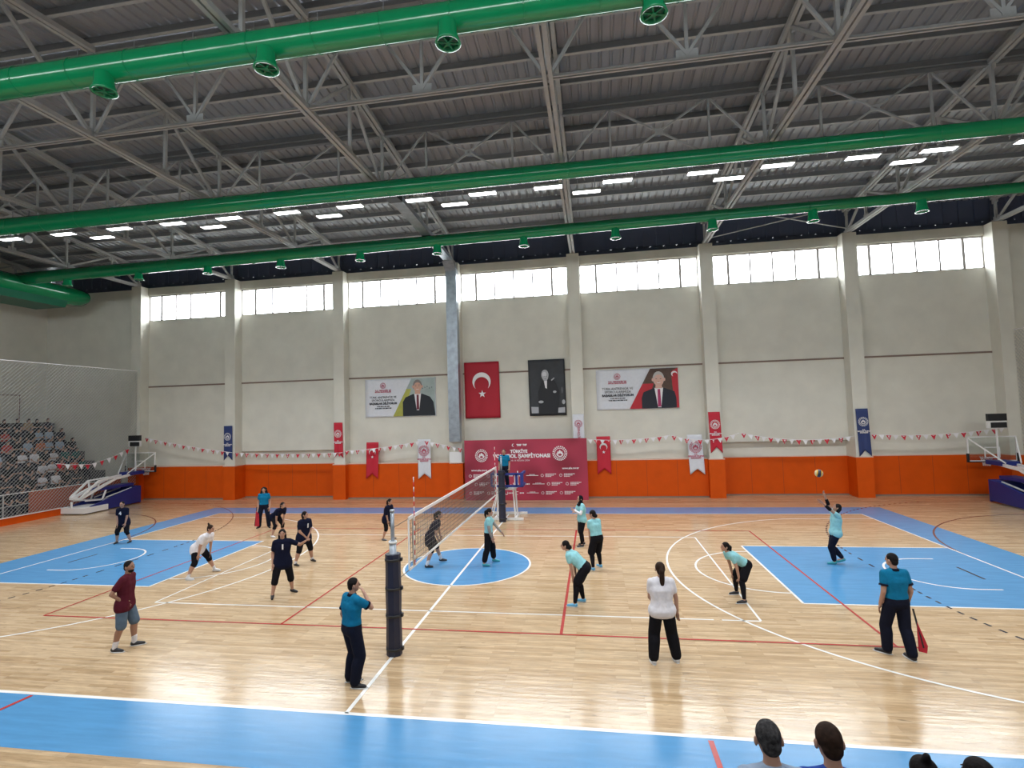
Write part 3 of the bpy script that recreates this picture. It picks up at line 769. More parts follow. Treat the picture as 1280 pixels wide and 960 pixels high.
# ---- bunting
def bunting(pts, Y, start=0, lab='', drop=.2):
    t = thing('bunting_line', lab, 'bunting', (pts[0][0], Y, pts[0][1]))
    P = [V((x-pts[0][0], 0, z-pts[0][1])) for x, z in pts]
    MB().tube(P, .012, 5, INKWHITE).build('cord', t)
    L_ = [0]
    for i in range(1, len(P)): L_.append(L_[-1]+(P[i]-P[i-1]).length)
    s_ = .15; k = start
    while s_ < L_[-1]-.1:
        i = max(j for j in range(len(L_)) if L_[j] <= s_); i = min(i, len(P)-2)
        f = (s_-L_[i])/(L_[i+1]-L_[i]); p = P[i].lerp(P[i+1], f)
        red = k % 2 == 0; h_ = .235 if red else .22; w_ = .115
        m = BANNERRED if red else INKWHITE
        q = MB(); y = -.015-.02*math.sin(k*1.7)
        q.poly([(p.x-w_, 0, p.z), (p.x+w_, 0, p.z), (p.x+random.uniform(-.03, .03), y*2, p.z-h_)], (0, .006, 0), m)
        if red:
            q.add([(p.x-.03, -.012, p.z-.10), (p.x+.03, -.012, p.z-.10), (p.x, -.012, p.z-.16)], [(0,1,2)], INKWHITE)
            q.add([(p.x-.04, -.012, p.z-.03), (p.x+.04, -.012, p.z-.03), (p.x+.03, -.012, p.z-.07), (p.x-.03, -.012, p.z-.07)], [(0,1,2,3)], INKWHITE)
        q.build('pennon', t, fix=True)
        s_ += .305; k += 1
def sag(a, b, d, n=8):
    return [(a[0]+(b[0]-a[0])*i/n, a[1]+(b[1]-a[1])*i/n-4*d*(i/n)*(1-i/n)) for i in range(n+1)]
Yb = 11.24
bunting(sag((-21.7, 3.56), (-16.05, 2.60), .06), Yb, 0, 'bunting of small red and white triangles sloping down beside the first hoop')
bunting(sag((-16.0, 2.60), (-9.6, 2.50), .07), Yb, 0, 'bunting of red and white triangles across the long bay between navy and red pennants')
bunting(sag((-9.5, 2.58), (-5.1, 3.05), .08), Yb, 0, 'bunting rising from the narrow red pennant to the white pennant')
bunting(sag((-5.05, 3.05), (-2.9, 2.58), .02), Yb, 0, 'short bunting falling from the white pennant to the sponsor wall')
bunting(sag((3.4, 2.94), (7.4, 3.05), .12), Yb, 1, 'bunting sagging between the sponsor wall and the second white pennant')
bunting(sag((7.45, 3.05), (10.6, 3.09), .28), Yb, 0, 'bunting sagging across the second white pennant and red pillar pennant')
bunting(sag((10.65, 3.09), (15.6, 2.83), .25), Yb, 0, 'bunting behind the flying ball between two pillars')
bunting(sag((16.3, 2.89), (21.8, 3.08), .16), Yb, 0, 'bunting behind the second hoop beside the navy pennant')
# the piece tied to the side safety net
P0 = [(10.7, 3.02), (9.63, 2.6), (8.4, 2.34), (7.4, 2.42), (6.6, 2.56)]
t = thing('bunting_line', 'bunting tied along the safety net in front of the seated spectators', 'bunting', (-22.12, 0, 0))
MB().tube([(0, y, z) for y, z in P0], .012, 5, INKWHITE).build('cord', t)
k = 0
for i in range(len(P0)-1):
    (ya, za), (yb_, zb_) = P0[i], P0[i+1]; L_ = math.hypot(ya-yb_, za-zb_); n = max(1, int(L_/.33))
    for j in range(n):
        f = (j+.5)/n; y = ya+(yb_-ya)*f; z = za+(zb_-za)*f
        MB().poly([(0, y-.13, z), (0, y+.13, z), (.02, y, z-.26)], (.006, 0, 0), BANNERRED if k % 2 == 0 else INKWHITE).build('pennon', t, fix=True); k += 1

# ================================================================== SPONSOR WALL
def sponsor_mat():
    m = bpy.data.materials.new('sponsor_print'); m.use_nodes = True; nt = m.node_tree; N = nt.nodes; L = nt.links; b = N['Principled BSDF']
    tc = N.new('ShaderNodeTexCoord'); vo = N.new('ShaderNodeTexVoronoi'); vo.inputs['Scale'].default_value = .9; vo.feature = 'SMOOTH_F1'
    L.new(tc.outputs['Object'], vo.inputs['Vector'])
    cr = N.new('ShaderNodeValToRGB'); e = cr.color_ramp.elements
    e[0].color = (.19, .008, .024, 1); e[1].color = (.52, .045, .095, 1); e[1].position = .8
    L.new(vo.outputs['Distance'], cr.inputs[0]); L.new(cr.outputs[0], b.inputs['Base Color']); b.inputs['Roughness'].default_value = .55
    return m
t = thing('sponsor_wall', 'crimson sponsor wall with championship lettering standing against the padded wall', 'sponsor wall', (0, 10.9, 0))
SX0, SX1, SZ = -2.80, 3.38, 3.02
MB().box((SX0, 0, 0), (SX1, .06, SZ), sponsor_mat()).build('print_panel', t)
b = MB()
for x in (SX0+.3, 0, SX1-.3): b.beam((x, .1, 0), (x, .1, SZ-.1), .05, m=STEEL); b.beam((x, .1, SZ-1.0), (x, .42, .03), .04, m=STEEL); b.beam((x, .08, .03), (x, .45, .03), .05, m=STEEL)
b.build('back_strut', t)
Y = -.006
emblem(SX0+.88, 2.24, .33, Y, INKWHITE, t); emblem(SX0+4.85, 2.30, .37, Y, INKWHITE, t)
text_obj('TÜRKİYE', .21, (SX0+2.8, Y, 2.42), INKWHITE, t, bold=.01)
text_obj('VOLEYBOL ŞAMPİYONASI', .25, (SX0+2.93, Y, 2.19), INKWHITE, t, bold=.012, xs=.98)
text_obj('10-14 NİSAN, 2024 / DÜZCE', .11, (SX0+2.85, Y, 1.97), INKWHITE, t, xs=.9) if False else text_obj('10-14 NİSAN 2024', .11, (SX0+2.85, Y, 1.97), INKWHITE, t, xs=1.1)
text_obj('www.aile.gov.tr', .13, (SX0+5.35, Y, 1.56), INKWHITE, t, bold=.004); text_obj('www.aile.gov.tr', .13, (SX0+.75, Y, 1.50), INKWHITE, t, bold=.004)
crescent(SX0+2.53, 2.74, .075, Y, INKWHITE, 0, 'crescent', t, .3, .8); text_obj('TSSF  TVF', .12, (SX0+2.95, Y, 2.74), INKWHITE, t, bold=.01)
def logo_row(z, x0, offs):
    b = MB(); x = x0
    pat = ['e', 'e', 'u', 'c', 'l']; k = offs
    while x < SX1-.75:
        kk = pat[k % 5]
        if kk == 'e':
            for i in range(14):
                a, a2 = 2*math.pi*i/14, 2*math.pi*(i+.7)/14
                b.add([(x+.08+q*math.cos(t_), Y, z+q*math.sin(t_)) for q, t_ in ((.05, a), (.075, a), (.075, a2), (.05, a2))], [(0,1,2,3)], INKWHITE)
            for r_, l_ in ((.06, .5), (0, .42), (-.06, .28)):
                xx = x+.24; j = 0
                while xx < x+.24+l_: b.add([(xx, Y, z+r_-.015), (xx+.045, Y, z+r_-.015), (xx+.045, Y, z+r_+.02), (xx, Y, z+r_+.02)], [(0,1,2,3)], INKWHITE); xx += .06
            x += .92
        elif kk in 'uc':
            for i in range(12):
                a0 = math.pi if kk == 'u' else math.pi*.3
                a, a2 = a0+math.pi*1.3*i/12, a0+math.pi*1.3*(i+1)/12
                b.add([(x+.08+q*math.cos(t_), Y, z+q*math.sin(t_)) for q, t_ in ((.055, a), (.085, a), (.085, a2), (.055, a2))], [(0,1,2,3)], INKWHITE)
            for j in range(3): b.add([(x+.2+.075*j, Y, z-.03), (x+.255+.075*j, Y, z-.03), (x+.255+.075*j, Y, z+.03), (x+.2+.075*j, Y, z+.03)], [(0,1,2,3)], INKWHITE)
            x += .55
        else:
            b.add([(x, Y, z-.012), (x+.6, Y, z-.012), (x+.6, Y, z+.012), (x, Y, z+.012)], [(0,1,2,3)], INKWHITE)
            for j in range(5): b.add([(x+.15+.06*j, Y, z+.03), (x+.19+.06*j, Y, z+.03), (x+.19+.06*j, Y, z+.06), (x+.15+.06*j, Y, z+.06)], [(0,1,2,3)], INKWHITE)
            x += .72
        k += 1
    b.build('logo_row', t)
logo_row(1.22, SX0+.2, 0); logo_row(.80, SX0+.5, 0); logo_row(.36, SX0+.2, 0)

# ================================================================== VOLLEYBALL NET
pad = NAVY
def net_post(y, lab, ztop, zpad0, zpad1, white=True):
    t = thing('net_post', lab, 'post', (.0, y, 0), 0, 'volleyball net posts')
    b = MB(); b.cone((0, 0, 0), (0, 0, ztop-.55), .065, .065, 16, GALV).build('post_tube', t)
    b = MB(); b.cone((.0, 0, ztop-.7), (.0, 0, ztop), .036, .036, 16, GALV).cone((0, 0, ztop-.02), (0, 0, ztop+.02), .045, .045, 16, GALV); b.cone((0, 0, ztop-.60), (0, 0, ztop-.56), .075, .075, 16, WHITE).build('inner_tube', t)
    p = MB(); rings = []
    for z in [zpad0+(zpad1-zpad0)*i/10 for i in range(11)]:
        rr = .142+.004*math.sin(z*7); rings.append([V((rr*math.cos(2*math.pi*i/8+.39)*1.0, rr*math.sin(2*math.pi*i/8+.39), z)) for i in range(8)])
    p.ring_path(rings, pad, True, False); po = p.build('padding', t)
    for z in (zpad0+.12, zpad0+.72, zpad0+(zpad1-zpad0)*.66, zpad1-.1):
        s_ = MB(); s_.cone((0, 0, z-.022), (0, 0, z+.022), .152, .152, 16, BLACK); s_.box((.14, -.03, z-.03), (.18, .03, z+.03), BLACK)
        s_.build('strap', po)
    return t
net_post(-5.6, 'navy padded net post standing beside the white-line crossing nearest the whistling referee', 2.62, 0, 1.83)
net_post(5.88, 'navy padded net post with a white tube in front of the umpire stand', 2.6, 0, 2.05)
t = thing('volleyball_net', 'volleyball net with white tapes stretched between two padded posts', 'net', (0, 0, 0))
ZT, ZBm = 2.30, 1.28
nm = MB(); y = -4.75
while y <= 4.76: nm.cbox((0, y, (ZT+ZBm)/2), (.008, .008, ZT-ZBm), NETB if False else mat('net_mesh_cord', (.10, .09, .08), .8)); y += .10
z = ZBm
while z < ZT: nm.cbox((0, 0, z), (.008, 9.5, .008), MATS['net_mesh_cord']); z += .10
nm.build('net_mesh', t)
MB().box((-.012, -4.75, ZT-.035), (.012, 4.75, ZT+.035), WHITE).build('top_tape', t)
MB().box((-.010, -4.75, ZBm-.025), (.010, 4.75, ZBm+.025), WHITE).build('bottom_tape', t)
b = MB()
for y in (-4.75, 4.75): MB().box((-.012, y-.02, ZBm), (.012, y+.02, ZT), WHITE).build('end_rod', t)
b = MB()
for y in (-4.5, 4.5): MB().box((-.014, y-.025, ZBm), (.014, y+.025, ZT), mat('side_band', (.55, .50, .44), .7)).build('side_band', t)

b = MB()
for s_ in (-1, 1):
    ye = -5.55 if s_ < 0 else 5.83
    for z in (ZT, ZBm, ): b.beam((0, s_*4.75, z), (0, ye, z), .010, m=MATS['net_mesh_cord'])
b.build('tension_cord', t)
for y, lab in ((-4.47, 'red and white striped antenna on the net side next to the whistling referee'), (4.47, 'red and white striped antenna on the net side next to the umpire stand')):
    a = MB()
    for i in range(18):
        z = ZBm+.02+.1*i; a.cone((.02, y, z), (.02, y, z+.1), .010, .010, 8, WHITE if i % 2 else BANNERRED)
    tag(a.build('antenna'), lab, 'antenna')

# ball in the air
def ball_mat():
    m = bpy.data.materials.new('ball_leather'); m.use_nodes = True; nt = m.node_tree; N = nt.nodes; L = nt.links; b = N['Principled BSDF']
    tc = N.new('ShaderNodeTexCoord'); wv = N.new('ShaderNodeTexWave'); wv.inputs['Scale'].default_value = 1.7; wv.inputs['Distortion'].default_value = 5; wv.inputs['Detail'].default_value = 0; wv.inputs['Detail Scale'].default_value = .8
    L.new(tc.outputs['Object'], wv.inputs['Vector']); cr = N.new('ShaderNodeValToRGB'); cr.color_ramp.interpolation = 'CONSTANT'
    e = cr.color_ramp.elements; e[0].color = (.015, .02, .05, 1); e[1].color = (.70, .40, .04, 1); e[1].position = .42
    n = cr.color_ramp.elements.new(.85); n.color = (.6, .5, .3, 1)
    L.new(wv.outputs['Fac'], cr.inputs[0]); L.new(cr.outputs[0], b.inputs['Base Color']); b.inputs['Roughness'].default_value = .4
    return m
bo = MB().ell((0, 0, 0), .108, ball_mat(), nu=24, nv=16).build('volleyball', loc=(9.93, .78, 2.44))
tag(bo, 'yellow and navy volleyball in the air above the serving player', 'ball')

# ================================================================== UMPIRE STAND
t = thing('umpire_stand', 'white framed umpire stand with blue rail pads behind the net post', 'stand', (.05, 6.75, 0))
b = MB(); PW = .06
for x in (-.42, .42):
    b.beam((x, -.62, .05), (x, .75, .05), .09, m=WHITE)
    b.beam((x*.9, -.25, .05), (x*.75, -.25, 1.22), .06, m=WHITE); b.beam((x*.9, .35, .05), (x*.75, .35, 1.22), .06, m=WHITE)
b.beam((-.75, -.55, .05), (.75, -.55, .05), .09, m=WHITE); b.beam((-.75, .7, .05), (.75, .7, .05), .09, m=WHITE)
b.build('stand_frame', t)
b = MB().box((-.42, -.42, 1.2), (.42, .42, 1.25), WHITE); b.build('platform', t)
b = MB(); b.beam((-.62, -.05, .05), (-.36, .2, 1.2), .04, m=WHITE); b.beam((-.80, .35, .05), (-.40, .42, 1.2), .04, m=WHITE)
for i in range(4): f = (i+.6)/4.4; b.beam((-.62+.26*f, -.05+.25*f, .05+1.15*f), (-.80+.4*f, .35+.07*f, .05+1.15*f), .03, m=WHITE)
b.build('ladder', t)
b = MB()
for x, y in ((-.42, -.42), (.42, -.42), (.42, .42), (-.42, .42)): b.beam((x, y, 1.22), (x, y, 1.88), .035, m=WHITE)
b.build('rail_post', t)
b = MB()
for z in (1.36, 1.85):
    b.beam((-.55, -.44, z), (.72, -.44, z), .09, .09, BLUEPAD); b.beam((.72, -.44, z), (.72, .40, z), .09, .09, BLUEPAD)
b.beam((.72, -.44, 1.36), (.72, -.44, 1.9), .13, .13, BLUEPAD); b.beam((-.55, -.44, 1.36), (-.55, -.44, 1.85), .08, .08, BLUEPAD); b.beam((-.55, -.44, 1.85), (-.55, .40, 1.85), .08, .08, BLUEPAD); b.beam((.5, -.44, 1.36), (.5, -.44, 1.85), .09, .09, BLUEPAD)
b.build('rail_pad', t)

# ================================================================== BASKETBALL HOOPS (parked in the far corners, lowered)
HB = mat('hoop_blue', (.012, .025, .19), .45)
GLASS = None
def glassmat():
    m = bpy.data.materials.new('clear_board'); m.use_nodes = True; nt = m.node_tree; N = nt.nodes; N.remove(N['Principled BSDF']); out = N['Material Output']
    g = N.new('ShaderNodeBsdfGlossy'); g.inputs['Roughness'].default_value = .05; tt = N.new('ShaderNodeBsdfTransparent'); tt.inputs['Color'].default_value = (.9, .93, .93, 1)
    mx = N.new('ShaderNodeMixShader'); mx.inputs[0].default_value = .06; nt.links.new(tt.outputs[0], mx.inputs[1]); nt.links.new(g.outputs[0], mx.inputs[2]); nt.links.new(mx.outputs[0], out.inputs['Surface']); return m
GLASS = glassmat()
def hoop(x, y0, lab, rz=0, sc=1.0, bx=0):
    """local +Y is the direction the arm reaches; the board hangs at y=3.7"""
    t = thing('basketball_hoop', lab, 'basketball hoop', (x, y0, 0), rz, 'portable basketball hoops')
    # base: white weight box behind, blue padded nose
    b = MB(); b.box((-.72, -.15, .05), (.72, 1.1, .32), WHITE); b.box((-.05, -.2, .32), (.0, -.12, .62), WHITE)
    b.cone((-.6, 0, .06), (-.5, 0, .06), .06, .06, 10, BLACK); b.cone((.5, 0, .06), (.6, 0, .06), .06, .06, 10, BLACK); b.build('weight_base', t)
    b = MB()
    for sx in (-1, 1):
        b.poly([(sx*.64, .1, .02), (sx*.64, 3.05, .10), (sx*.64, 3.05, .95), (sx*.64, 2.5, .90), (sx*.64, .25, .34)], (-sx*.10, 0, 0), HB)
    b.box((-.53, 2.8, .06), (.53, 3.04, .94), HB); b.box((-.63, 3.051, .05), (.63, 3.13, .97), HB)
    b.build('base_padding', t, fix=True)
    b = MB(); b.box((-.30, .9, 1.0), (.30, 3.0, 1.14), HB); b.build('beam_padding', t)
    b = MB()
    for sx in (-.35, .35): 
        b.beam((sx, .2, .62), (sx, 2.4, .42), .06, m=WHITE); b.beam((sx, 1.1, .5), (sx, 1.3, 1.0), .06, m=WHITE); b.beam((sx, 1.3, .62), (sx, 2.8, .9), .05, m=WHITE)
    b.build('lower_strut', t)
    b = MB()
    for sx in (-.26, .26):
        b.beam((sx, .0, .74), (sx, 1.9, 1.50), .10, .13, WHITE); b.beam((sx, 1.9, 1.50), (sx, 3.45, 1.66), .10, .12, WHITE)
        b.beam((sx*1.2, .0, .80), (sx*1.2, .95, 1.52), .07, .08, WHITE); b.beam((sx*1.2, .95, 1.52), (sx, 2.0, 1.58), .07, .07, WHITE); b.beam((sx, .95, 1.12), (sx*1.2, .95, 1.5), .06, m=WHITE)
    b.beam((-.3, 0, .76), (.3, 0, .76), .1, m=WHITE); b.beam((-.3, 3.45, 1.66), (.3, 3.45, 1.66), .08, m=WHITE); b.beam((-.3, 1.9, 1.5), (.3, 1.9, 1.5), .08, m=WHITE)
    b.build('arm', t)
    MB().box((-.36, 2.75, 1.56), (.36, 3.62, 1.74), HB).build('arm_padding', t)
    # board
    BW, Z0, Z1, yb = .93, 1.68, 2.72, 3.72
    b = MB().box((-BW, yb, Z0), (BW, yb+.02, Z1), GLASS); bo_ = b.build('backboard', t)
    b = MB(); fr = .045
    for z in (Z0, Z1): b.box((-BW-.02, yb-.015, z-fr/2), (BW+.02, yb+.03, z+fr/2), WHITE)
    for x_ in (-BW, BW): b.box((x_-fr/2, yb-.015, Z0), (x_+fr/2, yb+.03, Z1), WHITE)
    for (xa, xb, za, zb_) in ((-.3, .3, Z0+.12, Z0+.155), (-.3, .3, Z0+.56, Z0+.595), (-.3, -.265, Z0+.12, Z0+.59), (.265, .3, Z0+.12, Z0+.59)): b.box((xa, yb-.004, za), (xb, yb+.024, zb_), WHITE)
    b.build('board_frame', bo_)
    b = MB(); b.box((-BW-.05, yb-.03, Z0-.06), (BW+.05, yb+.05, Z0-.01), BLACK); b.box((-BW-.06, yb-.03, Z0-.05), (-BW+.02, yb+.05, Z0+.33), BLACK); b.box((BW-.02, yb-.03, Z0-.05), (BW+.06, yb+.05, Z0+.33), BLACK); b.build('edge_pad', bo_)
    b = MB()
    for sx in (-1, 1): b.beam((sx*BW, yb, Z1-.03), (sx*.28, 2.6, 1.68), .045, m=WHITE)
    b.build('brace_rod', t)
    b = MB(); n = 24
    rm = mat('rim_orange', (.6, .10, .02), .4)
    b.tube([(.225*math.cos(2*math.pi*i/n), yb+.38+.225*math.sin(2*math.pi*i/n), Z0+.15) for i in range(n+1)], .012, 6, rm); b.box((-.1, yb+.02, Z0+.10), (.1, yb+.16, Z0+.16), rm); ro = b.build('rim', t)
    b = MB(); nn = 12
    for i in range(nn):
        a, a2 = 2*math.pi*i/nn, 2*math.pi*(i+1)/nn; 
        rr = [.225, .18, .14, .13]
        for j in range(3):
            for s2 in (0, 1):
                aa, bb = (a, a2) if (j+s2) % 2 else (a2, a)
                b.beam((rr[j]*math.cos(aa), yb+.38+rr[j]*math.sin(aa), Z0+.14-.13*j), (rr[j+1]*math.cos(bb), yb+.38+rr[j+1]*math.sin(bb), Z0+.01-.13*j), .014, m=INKWHITE)
    b.build('hoop_net', ro)
    # shot clock on its pole
    b = MB(); b.beam((0, 3.4, 1.7), (0, 3.4, 3.1), .05, m=WHITE); b.build('clock_pole', t)
    b = MB(); b.box((-.36, 3.3, 3.1), (.36, 3.42, 3.36), WHITE); b.box((-.36, 3.29, 3.36), (.36, 3.42, 3.40), WHITE); ck = b.build('clock_case', t)
    MB().box((-.35, 3.27, 3.42), (.35, 3.42, 3.72), BLACK).box((-.26, 3.28, 3.12), (.34, 3.32, 3.35), BLACK).build('clock_screen', ck)
    return t
hoop(-21.7, 7.25, 'portable basketball hoop parked in the corner by the netted spectators')
hoop(20.78, 6.9, 'portable basketball hoop parked in the corner beyond the serving player')

# ================================================================== SPECTATOR STAND BEHIND THE SAFETY NET
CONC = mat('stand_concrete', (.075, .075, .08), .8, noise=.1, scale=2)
t = thing('spectator_stand', 'stepped concrete stand filled with seated spectators behind the safety net', 'stand', (0, 0, 0))
b = MB(); RX = lambda k: -23.75-.72*k; RZ = lambda k: .55+.575*k
for k in range(8):
    b.box((RX(k)-.55, -12, 0), (RX(k)+.17 if k else RX(k)+.25, YB-.02, RZ(k)-.02), CONC)
b.box((XL, -12, 0), (RX(7)-.5, YB-.02, RZ(7)), CONC)
b.build('steps', t)
SEAT = mat('seat_plastic', (.06, .06, .07), .5)
b = MB()
for k in range(8): b.box((RX(k)-.22, -11.8, RZ(k)-.02), (RX(k)+.15, YB-.5, RZ(k)+.04), SEAT)
b.build('bench_seat', t)
MB().box((-22.98, 6.1, .28), (-22.90, 10.9, 1.28), mat('orange_board_faded', (.36, .075, .03), .6)).box((-22.99, 6.1, 1.28), (-22.88, 10.9, 1.31), WHITE).build('front_board', t)
b = MB()
for y in range(-11, 12, 2): b.beam((-22.95, y, 0), (-22.95, y, 1.3), .04, m=STEEL)
b.beam((-22.95, -11.5, 1.3), (-22.95, 6.1, 1.3), .035, m=INKWHITE); b.beam((-22.95, -11.5, .75), (-22.95, 6.1, .75), .03, m=STEEL)
b.build('front_rail', t)
kb = MB().box((-22.62, -11.8, 0), (-22.36, 7.25, .31), ORANGE).box((-22.63, -11.8, .31), (-22.35, 7.25, .335), LEDGE).build('trim_80'); struct(kb)
# the safety nets
def safety_net(x, y0, y1, z0, z1, lab):
    t = thing('safety_net', lab, 'net', (x, 0, 0), 0, 'white safety nets')
    b = MB(); W = y1-y0; H = z1-z0; p = .17; n = int((W+H)/p); wd = .012
    for i in range(n):
        s_ = y0-H+i*p
        for sg in (1, -1):
            # line y = s + sg*(z-z0) ...
            if sg == 1: a = (s_, z0); c = (s_+H, z1)
            else: a = (s_+H, z0); c = (s_, z1)
            (ya, za), (yc, zc) = a, c
            def clip(ya, za, yc, zc):
                t0, t1 = 0, 1; dy = yc-ya
                for lim, sgn in ((y0, 1), (y1, -1)):
                    fa, fc = sgn*(ya-lim), sgn*(yc-lim)
                    if fa < 0 and fc < 0: return None
                    if fa < 0: t0 = max(t0, fa/(fa-fc))
                    if fc < 0: t1 = min(t1, fa/(fa-fc))
                if t1-t0 < .002: return None
                return (ya+dy*t0, za+(zc-za)*t0, ya+dy*t1, za+(zc-za)*t1)
            r_ = clip(ya, za, yc, zc)
            if r_: b.beam((.004*sg, r_[0], r_[1]), (.004*sg, r_[2], r_[3]), wd if sg == 1 else wd*.45, m=NETCORD)
    b.build('net_cord', t)
    MB().beam((0, y0, z1), (0, y1, z1), .03, m=INKWHITE).build('border_rope', t); MB().beam((0, y0, z0), (0, y1, z0), .025, m=INKWHITE).build('border_rope', t)
    return t
safety_net(-22.30, 1.5, 11.3, .34, 7.42, 'tall white safety net hanging in front of the seated spectators')
safety_net(22.45, 5.5, 11.3, .05, 7.42, 'tall white safety net at the court end behind the second hoop')
# grey electrical outline on the end wall (a door high up)
tag(MB().box((XL, 7.0, 3.6), (XL+.04, 10.4, 6.2), WALL).box((XL, 6.95, 6.2), (XL+.06, 10.45, 6.26), TRIM).box((XL, 10.4, 3.6), (XL+.06, 10.46, 6.26), TRIM).build('door_1'), 'plain wall door outline above the top row', 'door', kind='structure')

# near stand: the foreground spectators sit on it
b = MB()
TY = lambda j: -9.95-.65*j
TZ = lambda j: .54+.48*j
for j in range(7): b.box((-22, TY(j+1) if j < 6 else YF+.02, 0), (23, TY(j), TZ(j)), CONC)
t = b.build('spectator_stand'); tag(t, 'stepped concrete stand under the spectators at the bottom edge', 'stand')
# ================================================================== PEOPLE
SK = {'a': mat('skin_warm', (.42, .235, .165), .55), 'b': mat('skin_tan', (.33, .175, .115), .55), 'c': mat('skin_light', (.52, .32, .245), .55)}
EYE = mat('eye_dark', (.02, .015, .012), .3); LIP = mat('lip', (.33, .10, .09), .5)
HAIRK = mat('hair_black', (.010, .008, .008), .75, noise=.3, scale=30, spec=.15, bump=.4); HAIRB = mat('hair_brown', (.028, .015, .010), .75, noise=.4, scale=30, spec=.15, bump=.4)
HAIRG = mat('hair_grey', (.045, .043, .045), .8, noise=.6, scale=40, spec=.15, bump=.4)
CL = {}
def cloth(name, col):
    if name not in CL: CL[name] = mat('cloth_'+name, col, .9, spec=.12, noise=.10, scale=14, bump=.25)
    return CL[name]
C_TEAL = cloth('pale_teal', (.27, .57, .62)); C_NAVY = cloth('dark_navy', (.006, .008, .024)); C_BLK = cloth('black', (.008, .008, .011))
C_WHITE = cloth('white', (.72, .70, .74)); C_MAROON = cloth('maroon', (.085, .012, .022)); C_REF = cloth('referee_blue', (.006, .15, .29))
C_GREYB = cloth('grey_blue', (.10, .145, .20)); C_TROU = cloth('navy_black', (.008, .010, .022)); C_SOCK = cloth('sock_white', (.7, .68, .7))
C_SHB = mat('shoe_black', (.012, .012, .016), .5); C_SHW = mat('shoe_white', (.7, .7, .72), .5); C_SHT = mat('shoe_teal', (.03, .30, .36), .5); C_SHL = mat('shoe_light_blue', (.12, .38, .60), .5)
SOLE = mat('shoe_sole', (.55, .54, .52), .6)
PENDING = []
def pend(o, vox, it=4, f=.5, extra=None, mats=None):
    md = o.modifiers.new('r', 'REMESH'); md.mode = 'VOXEL'; md.voxel_size = vox; md.use_smooth_shade = True
    ms = o.modifiers.new('s', 'SMOOTH'); ms.iterations = it; ms.factor = f
    PENDING.append((o, extra)); return o
def flush():
    bpy.context.view_layer.update(); dg = bpy.context.evaluated_depsgraph_get()
    done = []
    for o, extra in PENDING:
        me = bpy.data.meshes.new_from_object(o.evaluated_get(dg)); done.append((o, extra, me))
    for o, extra, me in done:
        o.modifiers.clear(); keep = list(o.data.materials); o.data = me
        me.materials.clear()
        for m in keep: me.materials.append(m)
        if extra is not None:
            ex = extra.mesh('x')
            for m in ex.materials:
                if m.name not in [q.name for q in me.materials]: me.materials.append(m)
            idx = {m.name: i for i, m in enumerate(me.materials)}
            bm = bmesh.new(); bm.from_mesh(me); n0 = len(bm.faces); bm.from_mesh(ex); bm.faces.ensure_lookup_table()
            for i in range(n0, len(bm.faces)): bm.faces[i].material_index = idx[ex.materials[bm.faces[i].material_index].name]
            bm.to_mesh(me); bm.free()
        me.polygons.foreach_set('use_smooth', [True]*len(me.polygons))
        if extra is None: me.polygons.foreach_set('material_index', [0]*len(me.polygons))
    PENDING.clear()
def ik(a, t, la, lb, pole):
    d = t-a; L = d.length
    if L > (la+lb)*.995: d = d*((la+lb)*.995/L); L = d.length; t = a+d
    if L < abs(la-lb)*1.05+1e-4: L = abs(la-lb)*1.05+1e-4
    u = d.normalized(); x = (la*la-lb*lb+L*L)/(2*L); h = math.sqrt(max(0, la*la-x*x))
    p = (pole-u*pole.dot(u)); p = p.normalized() if p.length > 1e-4 else V((0, 1, 0))
    return a+u*x+p*h, t
def hand_mesh(b, w, dr, side, H, skin, curl=.35):
    """hand starting at wrist w, pointing along dr; side = towards the thumb"""
    L_ = .108*H; dr = dr.normalized(); sd = (side-dr*side.dot(dr)).normalized(); nrm = dr.cross(sd).normalized()
    M = Matrix((sd, dr, nrm)).transposed()
    b.ell(w+dr*L_*.25, (.0235*H, L_*.33, .011*H), skin, M, 10, 7)
    for k, (off, ln) in enumerate(((.75, .42), (.25, .47), (-.25, .44), (-.72, .34))):
        p0 = w+dr*L_*.48+sd*off*.021*H; r_ = .0052*H*(1 if k < 3 else .88)
        p1 = p0+(dr+nrm*curl*.5+sd*off*.10).normalized()*L_*ln*.55; p2 = p1+(dr+nrm*curl*1.6).normalized()*L_*ln*.5
        b.tube([p0-dr*.01, p0, p1, p2, p2+(dr+nrm*curl*2)*.002], [r_, r_, r_*.95, r_*.8, r_*.3], 6, skin)
    p0 = w+dr*L_*.12+sd*.017*H; p1 = p0+(dr*.75+sd*.7+nrm*.25).normalized()*L_*.26; p2 = p1+(dr+sd*.25+nrm*.3).normalized()*L_*.22
    b.tube([p0, p1, p2, p2+dr*.002], [.0068*H, .0062*H, .0052*H, .002*H], 6, skin)
